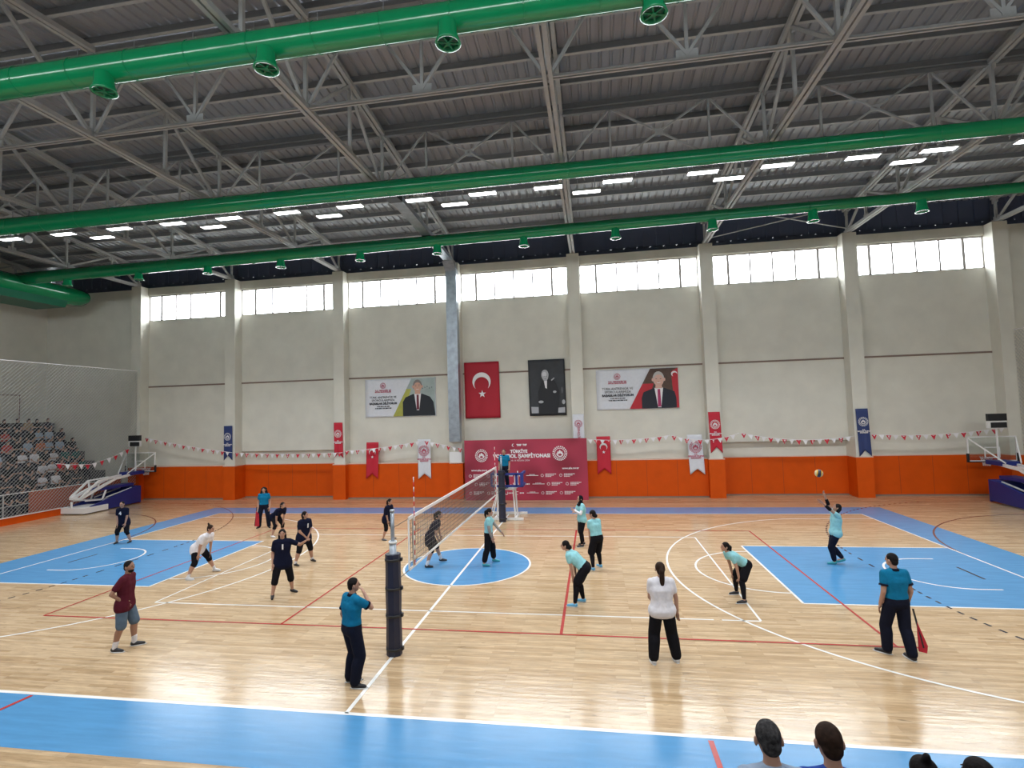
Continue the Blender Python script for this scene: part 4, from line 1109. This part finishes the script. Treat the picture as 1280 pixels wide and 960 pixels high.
def person(label, H, fL, fR, face, name='person', lean=4, side=0, pelz=.515, pelf=0, pell=0, hands=('hang', 'hang'), look=(0, 0), w=1.0, skin='a',
           hair=('short', None), top=None, top_len=.0, sleeve=.5, collar=None, bottom=None, bot_len=1.0, bot_loose=1.0, leg2=None, socks=None, shoes=None, sole=True,
           z0=0, footdir=None, number=None, kneepad=False, long_sleeve=None, group=None, twist=0, neck=1.0, lod=1, beard=False, heel=(0, 0), band=None, vox=.0125):
    a = R(face); F = V((math.cos(a), math.sin(a), 0)); Lf = V((-math.sin(a), math.cos(a), 0)); U = V((0, 0, 1))
    fL, fR = V((*fL, z0)), V((*fR, z0)); base = (fL+fR)/2
    sk = SK[skin]; hm = hair[1] or HAIRK
    ank = .045*H; aL, aR = fL-base+U*(ank+heel[0]), fR-base+U*(ank+heel[1])
    P = U*(pelz*H)+F*pelf*H+Lf*pell*H
    lr = R(lean); S = (F*math.sin(lr)+U*math.cos(lr)+Lf*math.sin(R(side))).normalized()
    Fs = (F*math.cos(lr)-U*math.sin(lr)).normalized()
    # upper body turned by twist about the spine
    tw = Matrix.Rotation(R(twist), 3, S); Ls = tw @ Lf; Fs = tw @ Fs
    waist = P+S*.105*H; chest = P+S*.205*H+Fs*-.004*H; shc = P+S*.285*H; 
    hipL, hipR = P+Lf*.055*H, P-Lf*.055*H
    thl, sl = .245*H, .235*H
    foot_dirs = footdir or (face, face)
    fdL, fdR = [V((math.cos(R(q)), math.sin(R(q)), 0)) for q in foot_dirs]
    kL, aL = ik(hipL, aL, thl, sl, fdL+F*.5); kR, aR = ik(hipR, aR, thl, sl, fdR+F*.5)
    shL, shR = shc+Ls*.097*H*(.92+.08*w)-S*.010*H, shc-Ls*.097*H*(.92+.08*w)-S*.010*H
    ual, fal = .168*H, .148*H
    neckd = (S*.75+U*.35).normalized() if lean > 25 else (S*.9+U*.25+F*.05).normalized()
    nk = shc+neckd*.044*H
    yaw, pit = look; hf = Matrix.Rotation(R(yaw), 3, 'Z') @ F
    hu = U.copy(); lft = hu.cross(hf)
    Mp = Matrix.Rotation(R(-pit), 3, lft); hf = Mp @ hf; hu = Mp @ hu     # +pit looks up
    hc = nk+neckd*.018*H+hu*.050*H+hf*.012*H
    MH = Matrix((lft, hf, hu)).transposed()
    def hand_target(h, sh, kn, sgn):
        out = Ls*sgn
        if isinstance(h, str):
            if h == 'hang': return sh-U*.30*H+F*.03*H+out*.035*H, (-F*.9+out*.3)
            if h == 'knee': return kn+(fdL+F)*.5*.03*H+U*.035*H-out*.005*H, (out*.7-F*.6)
            if h == 'thigh': return kn*.55+(hipL if sgn > 0 else hipR)*.45+F*.065*H, (out*.8-F*.5)
            if h == 'hip': return P+out*.085*H+F*.02*H+U*.035*H, (out*1.0-F*1.2)
            if h == 'front': return P+F*.10*H+out*.03*H+U*.0*H, (out-F*.3)
            if h == 'back': return P-F*.09*H+out*.02*H+U*.04*H, (out*.6-F)
            if h == 'lap': return kn*.6+P*.4+U*.06*H+F*.02*H-out*.02*H, (out*.8-F*.2-U*.3)
        return P+F*h[0]*H+Lf*h[1]*H+U*h[2]*H, (out*.8-U*.6-F*.15)
    tL, pL = hand_target(hands[0], shL, kL, 1); tR, pR = hand_target(hands[1], shR, kR, -1)
    eL, wL = ik(shL, tL, ual, fal, pL); eR, wR = ik(shR, tR, ual, fal, pR)
    ww = w
    def torso(b, g=0, low=True, m=None):
        for c_, hw, r_ in ((P, .045, .066), (waist, .032, .056), (chest, .046, .062), (shc-S*.012*H, .060, .045)):
            pass
        prev = None
        for c_, hw, r_ in ((P-U*.005*H if low else P+S*.055*H, .047 if low else .040, .066 if low else .061), (waist, .034, .057), (chest, .047, .061), (shc-S*.020*H, .058, .044)):
            ax = Lf if prev is None else Ls
            k = ww if c_ is not shc else 1
            cur = [c_+ax*hw*H*s_ for s_ in (1, 0, -1)]; rr = r_*H*(1+(ww-1)*.9)+g
            if prev:
                for p_, q_ in zip(prev[0], cur): b.rc(p_, q_, prev[1], rr, m, 12)
            b.rc(cur[0], cur[2], rr, rr, m, 12); prev = (cur, rr)
        for s_ in (shL, shR): b.rc(s_+S*.002*H, nk-neckd*.022*H, .024*H+g*.6, .027*H+g*.4, m, 10)
    def legs(b, g0, g1, f, m=None, loose=1.0):
        for h_, k_, an in ((hipL, kL, aL), (hipR, kR, aR)):
            r0, r1, r2, r3 = .053*H*ww+g0, .036*H*(.5+.5*ww)*loose+g0, .034*H*(.4+.6*ww)*loose+g0, .021*H*loose+g1
            if f <= 1: b.rc(h_, h_.lerp(k_, f), r0, r0+(r1-r0)*f*.8, m); continue
            b.rc(h_, k_, r0, r1, m)
            calf = k_.lerp(an, .3)-F*.008*H
            g_ = f-1
            if g_ <= .3: b.rc(k_, k_.lerp(calf, g_/.3), r1, r1, m); continue
            b.rc(k_, calf, r1, r2+.003*H, m); b.rc(calf, calf.lerp(an, (g_-.3)/.7), r2+.003*H, r2+(r3-r2)*(g_-.3)/.7, m)
    def arms(b, g, f, m=None):
        for s_, e_, w_ in ((shL, eL, wL), (shR, eR, wR)):
            r0, r1, r2 = .027*H*(.5+.5*ww)+g, .023*H*(.6+.4*ww)+g, .0165*H+g*.7
            if f <= 1: b.rc(s_, s_.lerp(e_, f), r0*1.05, r0+(r1-r0)*f*.6, m); continue
            b.rc(s_, e_, r0, r1, m); b.rc(e_, e_.lerp(w_, f-1), r1, r1+(r2-r1)*(f-1), m)
    # ---------- body
    b = MB(); torso(b, 0, m=sk); legs(b, 0, 0, 2, sk); arms(b, 0, 2, sk)
    b.rc(shc-neckd*.01*H, nk+hu*.02*H, .032*H*(.6+.4*ww), .029*H*(.6+.4*ww), sk)
    b.ell(hc+hu*.008*H, (.043*H, .052*H, .058*H), sk, MH, 16, 12)
    b.ell(hc+hf*.020*H-hu*.030*H, (.030*H, .030*H, .033*H), sk, MH, 12, 9)
    for an, fd in ((aL, fdL), (aR, fdR)): b.rc(an-U*.018*H, an+fd*.075*H-U*.028*H, .022*H, .015*H, sk, 10)
    ex = MB()
    hand_mesh(ex, wL, (wL-eL) if hands[0] != 'hang' else (wL-eL), (F*.8-Ls*.6), H, sk); hand_mesh(ex, wR, (wR-eR), (F*.8+Ls*.6), H, sk)
    # face
    q = lambda x, y, z: hc+lft*x*H+hf*y*H+hu*z*H
    ex.cone(q(0, .045, .012), q(0, .060, -.010), .004*H, .008*H, 8, sk); ex.ell(q(0, .057, -.011), (.009*H, .008*H, .006*H), sk, MH, 8, 6)
    for sx in (-1, 1):
        ex.ell(q(sx*.017, .0465, .006), (.0075*H, .004*H, .004*H), EYE, MH, 8, 6)
        ex.ell(q(sx*.017, .048, .016), (.010*H, .004*H, .002*H), hm, MH, 8, 5)
        ex.ell(q(sx*.047, -.004, -.004), (.007*H, .011*H, .017*H), sk, MH, 8, 6)
    ex.ell(q(0, .0495, -.030), (.014*H, .004*H, .004*H), LIP, MH, 8, 5)
    bo = b.build(name); bo.location = base; pend(bo, vox*.85, 5, .5, ex)
    tag(bo, label, 'person', group)
    kids = []
    def kid(b_, nm, m, v=vox, it=4, lab=None, par=None):
        o = b_.build(nm, par or bo); o.data.materials.clear(); o.data.materials.append(m); pend(o, v, it)
        if lab: o['label'] = lab
        return o
    # ---------- clothes
    if bottom:
        b = MB()
        g = .008*H; 
        tk = top is not None and not top_len
        if tk: b.rc(P+Lf*.042*H+S*.03*H, P-Lf*.042*H+S*.03*H, .063*H*ww+g, .063*H*ww+g)
        b.rc(P+Lf*.045*H, P-Lf*.045*H, .064*H*ww+g, .064*H*ww+g)
        legs(b, g*1.1, g*1.2+(.012*H if bot_loose > 1.1 else 0), bot_len, None, bot_loose)
        kid(b, 'trousers' if bot_len > 1.6 else 'shorts', bottom)
    if leg2:
        b = MB(); legs(b, .004*H, .004*H, leg2[1]); kid(b, 'leggings', leg2[0])
    if kneepad:
        b = MB()
        for k_, an in ((kL, aL), (kR, aR)): b.rc(k_+F*.004*H+U*.03*H, k_.lerp(an, .18), .042*H, .039*H)
        kid(b, 'knee_pads', C_BLK)
    if top:
        b = MB(); torso(b, .011*H if top_len else .009*H, bool(top_len))
        if top_len: 
            for s_ in (1, -1): b.rc(P+Lf*.05*H*s_, P+Lf*.055*H*s_-U*top_len*H, .070*H*ww+.010*H, .071*H*ww+.010*H)
            b.rc(P+Lf*.055*H-U*top_len*H, P-Lf*.055*H-U*top_len*H, .071*H*ww+.010*H, .071*H*ww+.010*H)
        arms(b, .011*H, sleeve)
        sh = kid(b, 'shirt', top)
        if collar:
            b = MB(); b.cone(shc+neckd*.018*H, nk-neckd*.005*H, .046*H, .037*H, 16, collar); 
            b.build('collar', sh)
            b = MB()
            for s_, e_ in ((shL, eL), (shR, eR)):
                p = s_.lerp(e_, sleeve); dd = (e_-s_).normalized(); b.cone(p+dd*.012*H, p+dd*.03*H, .040*H*(.5+.5*ww), .040*H*(.5+.5*ww), 14, collar)
            b.build('sleeve_cuff', sh)
        if number:
            o = text_obj(number[0], .095*H, (0, 0, 0), C_SOCK, sh, 'number', bold=.01, ext=.004)
            yv = number[1]; nf = Fs*yv; nx = U.cross(nf)*-1 if False else nf.cross(U)*-1
            nx = nx.normalized(); nz = S; nf2 = nx.cross(nz)
            o.rotation_euler = Matrix((nx, nz, nf2)).transposed().to_euler(); o.location = chest+nf2*(.078*H*(.2+.8*ww)+.02*H)+S*.01*H
    if long_sleeve:
        b = MB(); arms(b, .005*H, 1.95); kid(b, 'under_sleeves', long_sleeve)
    if band:
        b = MB()
        for e_, w_ in ((eL, wL), (eR, wR)): b.rc(e_.lerp(w_, .05), e_.lerp(w_, .55), .029*H, .025*H)
        kid(b, 'arm_sleeves', band)
    if socks:
        b = MB()
        for an, k_ in ((aL, kL), (aR, kR)): b.rc(an-U*.01*H, an.lerp(k_, socks), .026*H, .030*H*(.5+.5*ww) if socks > .25 else .027*H)
        kid(b, 'socks', C_SOCK)
    if shoes:
        so = MB(); 
        for an, fd, hl in ((aL, fdL, heel[0]), (aR, fdR, heel[1])):
            b = MB(); hh = an-U*.018*H
            dn = U*.012*H + (U*hl*.6)
            b.rc(hh-fd*.012*H, hh+fd*.045*H-dn*.6, .027*H, .023*H, None, 12); b.rc(hh+fd*.045*H-dn*.6, hh+fd*.095*H-dn, .023*H, .017*H, None, 12)
            s_ = kid(b, 'shoe', shoes, .010, 3)
            if sole and lod:
                sl_ = MB(); sdv = fd.cross(U); tilt = (fd-U*hl*2.0).normalized()
                cc = hh+fd*.04*H-U*(.024*H+hl*.35)
                up = sdv.cross(tilt).normalized()
                sl_.ell(cc, (.031*H, .088*H, .007*H), SOLE, Matrix((sdv, tilt, up)).transposed(), 16, 6)
                sl_.build('shoe_sole', s_)
    # ---------- hair
    hk = hair[0]; b = MB(); v = vox*.85
    if hk != 'none':
        cap = hc+hu*.018*H-hf*.007*H
        if hk in ('short', 'grey'):
            b.ell(cap, (.0455*H, .053*H, .053*H), None, MH, 16, 12); b.ell(hc-hf*.028*H-hu*.012*H, (.038*H, .028*H, .038*H), None, MH, 14, 10)
        elif hk == 'hijab':
            b.ell(hc+hu*.010*H-hf*.011*H, (.054*H, .056*H, .063*H), None, MH, 16, 12); b.rc(hc-hu*.05*H-hf*.004*H, shc+neckd*.012*H, .046*H, .055*H)
            b.ell(shc+Fs*.02*H+neckd*.0*H, (.085*H, .06*H, .035*H), None, MH, 14, 9)
        else:
            b.ell(cap, (.049*H, .055*H, .055*H), None, MH, 16, 12); b.ell(hc-hf*.028*H-hu*.012*H, (.041*H, .032*H, .042*H), None, MH, 14, 10)
        back = hc-hf*.05*H
        if hk == 'pony':
            pts = [back+hu*.03*H, back-hf*.028*H+hu*.01*H, back-hf*.030*H-hu*.05*H, back-hf*.012*H-hu*.11*H-U*.02*H]
            rr = [.014, .021, .020, .008]
            for i in range(3): b.rc(pts[i], pts[i+1], rr[i]*H, rr[i+1]*H, None, 8)
        elif hk == 'longpony':
            pts = [back+hu*.035*H, back-hf*.026*H+hu*.0*H, back-hf*.02*H-U*.08*H, back+hf*.0*H-U*.17*H, back+hf*.0*H-U*.205*H]; rr = [.016, .026, .027, .019, .008]
            for i in range(4): b.rc(pts[i], pts[i+1], rr[i]*H, rr[i+1]*H, None, 8)
        elif hk == 'bun': b.ell(back-hf*.008*H+hu*.012*H, .030*H)
        elif hk == 'topknot': b.rc(cap+hu*.045*H-hf*.02*H, cap+hu*.075*H-hf*.035*H, .020*H, .014*H, None, 10)
        elif hk == 'lowbun': b.ell(back-hf*.006*H-hu*.022*H, .034*H)
        elif hk == 'bob':
            for sx in (-1, 1): b.rc(q(sx*.040, -.022, .01), q(sx*.044, -.026, -.065), .018*H, .016*H, None, 8)
            b.rc(hc-hf*.035*H, hc-hf*.038*H-hu*.07*H, .04*H, .032*H, None, 10)
        elif hk == 'curly':
            for sx in (-1, 1): b.rc(q(sx*.042, -.026, .02), q(sx*.058, -.024, -.075), .027*H, .030*H, None, 8); b.rc(q(sx*.058, -.010, -.075), q(sx*.05, -.02, -.145), .030*H, .017*H, None, 8)
            b.rc(hc-hf*.03*H+hu*.02*H, hc-hf*.05*H-hu*.10*H, .05*H, .045*H, None, 10); b.rc(hc-hf*.05*H-hu*.10*H, hc-hf*.045*H-hu*.17*H, .045*H, .025*H, None, 10)
        kid(b, 'headscarf' if hk == 'hijab' else 'hair', hm, v, 3)
    if beard:
        b = MB(); b.ell(q(0, .022, -.040), (.033*H, .030*H, .026*H), None, MH, 12, 9); kid(b, 'beard', hm, v, 2)
    return bo
def placed(fL, fR): return (V((*fL, 0))+V((*fR, 0)))/2

DK = dict(top=C_NAVY, top_len=.055, sleeve=.62, bottom=C_BLK, shoes=C_SHB, sole=False)
LT = dict(top=C_TEAL, top_len=0, sleeve=.45, bottom=C_BLK, bot_len=.8, bot_loose=1.55, leg2=(C_BLK, 1.92))
person('bearded man in maroon T-shirt and grey-blue shorts with hands on hips', 1.73, (-5.38, -5.72), (-5.52, -6.02), 18, lean=5, hands=('hip', 'hip'), look=(-12, 0), w=1.0, skin='b', hair=('short', None), beard=True,
       top=C_MAROON, top_len=.035, sleeve=.62, bottom=C_GREYB, bot_len=.96, bot_loose=1.25, socks=.28, shoes=C_SHB, footdir=(30, 5))
person('small player in dark navy kit standing on the blue key before the first hoop', 1.60, (-13.35, 2.08), (-13.76, 1.92), 285, lean=10, pelz=.50, hands=('thigh', 'thigh'), w=1.12, hair=('short', None), number=('4', 1),
       leg2=(C_BLK, 1.25), bot_len=1.0, **DK)
person('player in white T-shirt crouching with hands on her knee at the blue key', 1.66, (-7.35, -1.05), (-7.55, -1.85), 5, lean=42, pelz=.475, pelf=-.07, hands=('knee', 'knee'), look=(0, 0), w=1.2, hair=('topknot', HAIRB),
       top=C_WHITE, top_len=.04, sleeve=.6, bottom=C_BLK, bot_len=1.15, socks=.22, shoes=C_SHW, kneepad=True)
person('line judge in blue shirt with long curly black hair holding a red flag', 1.68, (-9.45, 4.62), (-9.84, 4.56), 290, lean=0, hands=('hang', 'hang'), hair=('curly', None), top=C_REF, sleeve=.5, bottom=C_TROU, bot_len=1.93, bot_loose=1.15, shoes=C_SHB, sole=False, footdir=(320, 270))
person('dark-kit player bent deep with hands on knees beside the line judge', 1.60, (-8.05, 3.42), (-8.22, 3.0), 340, lean=55, pelz=.47, pelf=-.09, hands=('knee', 'knee'), look=(0, 4), hair=('pony', None), leg2=(C_BLK, 1.3), socks=None, **{**DK, 'shoes': C_SHW})
person('stocky dark-kit player standing upright behind the one with the outstretched arm', 1.62, (-4.95, .12), (-5.2, -.38), 335, lean=6, pelz=.505, hands=('front', 'front'), w=1.28, look=(25, 8), hair=('bob', None), number=('1', 1), bot_len=1.1, socks=.14, kneepad=False, **{**DK})
person('dark-kit player number one stretching her arm out to the side', 1.67, (-3.95, -2.55), (-4.2, -3.0), 305, lean=0, pelz=.51, hands=((.12, .32, .27), 'hang'), w=1.12, look=(-5, 5), hair=('bob', None), number=('1', 1), bot_len=1.28, bot_loose=1.08, footdir=(345, 300), **DK)
person('referee in blue polo and dark trousers with whistle hand raised, seen from behind', 1.76, (-.38, -6.62), (-.20, -6.80), 58, lean=2, hands=('hang', (.15, .00, .27)), look=(-25, 0), w=1.03, hair=('short', None), top=C_REF, top_len=0, sleeve=.55, collar=C_TROU, bottom=C_TROU, bot_len=1.93, bot_loose=1.3, shoes=C_SHB, footdir=(25, 5))
person('dark-kit player with loose sleeves waiting on the far court side of the red line', 1.50, (-3.5, 3.0), (-3.74, 2.7), 345, lean=14, pelz=.505, pelf=-.02, hands=('thigh', 'thigh'), hair=('pony', None), bot_len=1.1, w=1.12, **{**DK, 'shoes': mat('shoe_grey', (.14, .14, .15), .5), 'sleeve': .9})
person('dark-kit player leaning forward close to the net on the blue circle', 1.70, (-.88, .28), (-1.12, -.34), 8, lean=30, pelz=.49, pelf=-.07, hands=((.17, .1, -.02), (.17, -.1, -.04)), look=(0, 4), hair=('pony', None), bot_len=.95, socks=.3, leg2=(C_BLK, 1.05), **{**DK, 'top_len': .10})
person('pale-teal player with ponytail standing at the net on the blue circle', 1.64, (.72, .34), (.52, -.14), 0, lean=3, pelz=.515, hands=((.24, .05, .02), (.08, -.09, -.03)), hair=('pony', None), long_sleeve=cloth('sleeve_grey', (.30, .27, .25)), w=1.0,
       top=C_TEAL, sleeve=.45, bottom=C_BLK, bot_len=1.75, bot_loose=1.25, shoes=C_SHT, sole=False)
person('umpire in blue polo standing on the white stand above the net post', 1.64, (.12, 6.62), (-.12, 6.62), 270, z0=1.25, lean=3, hands=('hang', 'hang'), hair=('short', HAIRG), w=1.1, top=C_REF, sleeve=.5, collar=C_TROU, bottom=C_TROU, bot_len=1.93, bot_loose=1.15, shoes=C_SHB)
person('player in black headscarf and pale teal shirt clasping her hands', 1.65, (3.26, 2.14), (3.30, 2.44), 205, lean=2, hands=((.15, .02, .18), (.15, -.02, .16)), hair=('hijab', C_BLK), long_sleeve=C_WHITE, top=C_TEAL, top_len=.001, sleeve=.5, bottom=C_BLK, bot_len=.95, bot_loose=1.2, leg2=(C_BLK, 1.9), shoes=C_SHB)
person('pale-teal player standing with her back turned, hands on thighs, behind the bent one', 1.66, (3.62, -.32), (3.82, -.02), 128, lean=14, pelz=.505, pelf=-.03, hands=('thigh', 'thigh'), hair=('lowbun', None), shoes=C_SHL, look=(30, 0), w=1.05, **{**LT, 'bot_len': .95})
person('pale-teal player bent over the red line with hands on her knees', 1.68, (3.22, -3.02), (3.40, -2.70), 172, lean=50, pelz=.49, pelf=-.10, hands=('knee', 'knee'), look=(5, 0), hair=('lowbun', None), shoes=C_SHL, w=1.08, **LT)
person('woman in white polo and black trousers seen from behind with a long ponytail', 1.74, (4.66, -5.52), (5.06, -5.42), 97, lean=0, pell=.01, hands=('front', (.03, -.16, -.06)), w=1.08, look=(0, 2), hair=('longpony', HAIRB), top=C_WHITE, top_len=.001, sleeve=.55, bottom=C_BLK, bot_len=1.9, bot_loose=1.35, shoes=C_SHW)
person('pale-teal player crouching on the white semicircle with hands on knees', 1.62, (6.95, -2.52), (6.93, -1.95), 192, lean=58, pelz=.475, pelf=-.10, hands=('knee', 'knee'), look=(0, 10), hair=('pony', None), shoes=C_SHB, **LT)
person('serving player on the blue key with both arms raised towards the ball', 1.70, (10.12, .60), (10.36, .66), 178, lean=-4, pelz=.50, pelf=.02, hands=((.22, .13, .50), (.12, -.07, .62)), look=(-10, 35), hair=('bob', None), shoes=C_SHT, sole=False, heel=(.0, .07), band=C_BLK,
       top=C_TEAL, top_len=.001, sleeve=.4, bottom=C_TROU, bot_len=1.85, bot_loose=1.1)
person('line judge in blue polo holding a red flag down beside his leg', 1.79, (8.70, -4.78), (8.98, -5.0), 98, lean=1, hands=('hang', 'hang'), look=(22, 0), w=1.0, hair=('short', None), top=C_REF, sleeve=.5, collar=C_TROU, bottom=C_TROU, bot_len=1.93, bot_loose=1.2, shoes=C_SHB, footdir=(140, 100))
# flags of the line judges
f = MB().beam((-9.88, 4.47, .86), (-9.93, 4.40, .12), .022, m=BLACK).poly([(-9.90, 4.44, .70), (-9.76, 4.42, .58), (-9.74, 4.40, .10), (-9.94, 4.39, .10)], (.0, .02, .0), FLAGRED).build('signal_flag', fix=True)
tag(f, 'red signal flag held down by the curly-haired line judge', 'flag')
f = MB().beam((9.09, -4.89, .82), (9.17, -4.97, .20), .022, m=BLACK).poly([(9.12, -4.93, .62), (9.23, -4.99, .24), (9.21, -4.99, .12), (9.10, -4.97, .14)], (0, .02, 0), FLAGRED).build('signal_flag', fix=True)
tag(f, 'red signal flag pointing at the floor beside the polo-shirted line judge', 'flag')

# ---------------- seated spectators
def seated(label, H, x, y, seat, face, top, **k):
    a = R(face); F = V((math.cos(a), math.sin(a))); Lf = V((-math.sin(a), math.cos(a)))
    c = V((x, y)); fl = c+F*.40*1.0+Lf*.13; fr = c+F*.40-Lf*.13
    kz = k.pop('drop', .45)
    z0 = seat-kz; base = (fl+fr)/2
    kk = dict(lean=12, hands=('lap', 'lap'), hair=('short', None), sleeve=.55, bottom=C_TROU, bot_len=1.9, shoes=C_SHB, sole=False, vox=.016)
    kk.update(k)
    pel = c-base
    return person(label, H, tuple(fl), tuple(fr), face, z0=z0, pelz=(kz+.095)/H, pelf=(pel.dot(F))/H, pell=0, top=top, **kk)
C_LB = cloth('light_blue', (.30, .38, .50)); C_RB = cloth('royal_blue', (.03, .08, .38)); C_DG = cloth('dark_grey', (.035, .037, .045)); C_RED = cloth('red', (.42, .05, .04)); C_GRN = cloth('dark_green', (.015, .11, .10)); C_TAN = cloth('tan', (.40, .28, .17)); C_ORG = cloth('orange', (.50, .14, .06))
# bottom edge of the picture
seated('grey-haired man in light blue polo watching from the bottom edge', 1.70, 4.84, -11.46, TZ(2), 92, C_LB, hair=('grey', HAIRG), collar=C_LB, vox=.0125, look=(0, -14), lean=12, drop=.48, w=1.05)
seated('brown-haired spectator in royal blue shirt beside the grey-haired man', 1.70, 5.19, -11.45, TZ(2), 86, C_RB, hair=('short', HAIRB), vox=.0125, look=(5, -14), lean=12, drop=.48)
seated('black-haired spectator in dark top of whom only the crown shows', 1.76, 5.98, -10.95, TZ(1), 95, C_BLK, hair=('topknot', None), vox=.0125, look=(-15, 0), lean=10, drop=.48)
seated('black-haired spectator with hair bun at the very corner of the stand', 1.80, 6.30, -10.95, TZ(1), 85, C_BLK, hair=('bun', None), vox=.0125, look=(20, 0), lean=8, drop=.48)
# prototypes for the crowd behind the net: three poses; copies take their own clothes
protos = []
for kx, (ln, hd, ww) in enumerate(((10, ('lap', 'lap'), 1.0), (24, ('lap', 'lap'), 1.05), (4, ((.15, .02, .14), (.15, -.02, .14)), 1.0))):
    protos.append(seated('x', 1.60 if kx != 2 else 1.5, 0, 0, .45, 0, C_WHITE, lean=ln, hands=hd, w=ww, hair=(['short', 'pony', 'bob'][kx], None), vox=.02))
flush()
cols = {'n': ('dark navy', C_NAVY), 'k': ('black', C_BLK), 'w': ('white', C_WHITE), 'b': ('light blue', C_LB), 'r': ('red', C_RED), 'g': ('dark green', C_GRN), 't': ('tan', C_TAN), 'o': ('orange', C_ORG), 'd': ('dark grey', C_DG)}
# rows from the top (k=6) down; each row listed from the back-wall end
rows = {6: 'nktkknn', 5: 'nbbkkrnd', 4: 'kbbobkrd', 3: 'ggwkwwkbww', 2: 'gorwwkdkwwk', 1: 'dkwwkkdkwr', 0: 'dkkdknkwkr'}
y_end = {6: 11.15, 5: 11.2, 4: 11.2, 3: 10.9, 2: 10.7, 1: 9.7, 0: 9.2}
rown = {6: 'top', 5: 'second', 4: 'third', 3: 'fourth', 2: 'fifth', 1: 'sixth', 0: 'lowest'}
def dup(root, loc, topm):
    r = root.copy(); C.objects.link(r); r.location = loc
    for ch in list(root.children):
        c = ch.copy(); C.objects.link(c); c.parent = r
        if ch.name.startswith('shirt') and topm is not None:
            c.material_slots[0].link = 'OBJECT'; c.material_slots[0].material = topm
        for g in ch.children:
            d = g.copy(); C.objects.link(d); d.parent = c
    return r
first = {0: True, 1: True, 2: True}
cnt = 0
for k, s in rows.items():
    for i, ch in enumerate(s):
        y = y_end[k]-.57*i+random.uniform(-.06, .06); x = RX(k)-.12
        p = (cnt*2+k) % 3; src = protos[p]
        loc = V((x+.40, y, RZ(k)+.04-.45+random.uniform(-.015, .01)))
        if first[p]:
            first[p] = False; o = src; o.location = loc
            for chd in o.children:
                if chd.name.startswith('shirt'): chd.material_slots[0].link = 'OBJECT'; chd.material_slots[0].material = cols[ch][1]
        else: o = dup(src, loc, cols[ch][1])
        tag(o, 'seated spectator in %s top, %s from the back wall in the %s netted row' % (cols[ch][0], ordn[i], rown[k]), 'person', 'spectators seated behind the net'); cnt += 1
# ================================================================== CAMERA, SKY, DAYLIGHT
cam = bpy.data.cameras.new('camera'); co = bpy.data.objects.new('camera', cam); C.objects.link(co)
cam.sensor_width = 36; cam.lens = 648.18/1280*36; cam.clip_end = 300; cam.clip_start = .05
yaw, pit, rol = -.1555, .0542, -.0297
f = V((math.sin(yaw)*math.cos(pit), math.cos(yaw)*math.cos(pit), math.sin(pit))); r0 = V((math.cos(yaw), -math.sin(yaw), 0)); u0 = r0.cross(f)
rr = r0*math.cos(rol)+u0*math.sin(rol); uu = -r0*math.sin(rol)+u0*math.cos(rol)
co.matrix_world = Matrix.Translation((3.81, -14.953, 4.398)) @ Matrix((rr, uu, -f)).transposed().to_4x4()
SC.camera = co
w = bpy.data.worlds.new('sky'); SC.world = w; w.use_nodes = True
bg = w.node_tree.nodes['Background']; bg.inputs['Color'].default_value = (.93, .97, 1.0, 1); bg.inputs['Strength'].default_value = SKY_S
for Y, rx, sg in ((YB+.16, -90, 1), (YF-.13, 90, -1)):
    for i in range(1, 8):
        a, b_ = holes[i]
        ld = bpy.data.lights.new('window_daylight', 'AREA'); ld.shape = 'RECTANGLE'; ld.size = b_-a; ld.size_y = WZ1-WZ0; ld.cycles.is_portal = True
        lo = bpy.data.objects.new('window_daylight', ld); C.objects.link(lo); lo.location = ((a+b_)/2, Y, (WZ0+WZ1)/2); lo.rotation_euler = (R(rx), 0, 0)
SC.view_settings.view_transform = 'Standard'; SC.view_settings.look = 'None'; SC.view_settings.gamma = 1; SC.view_settings.use_curve_mapping = False
SC.view_settings.exposure = EXPO
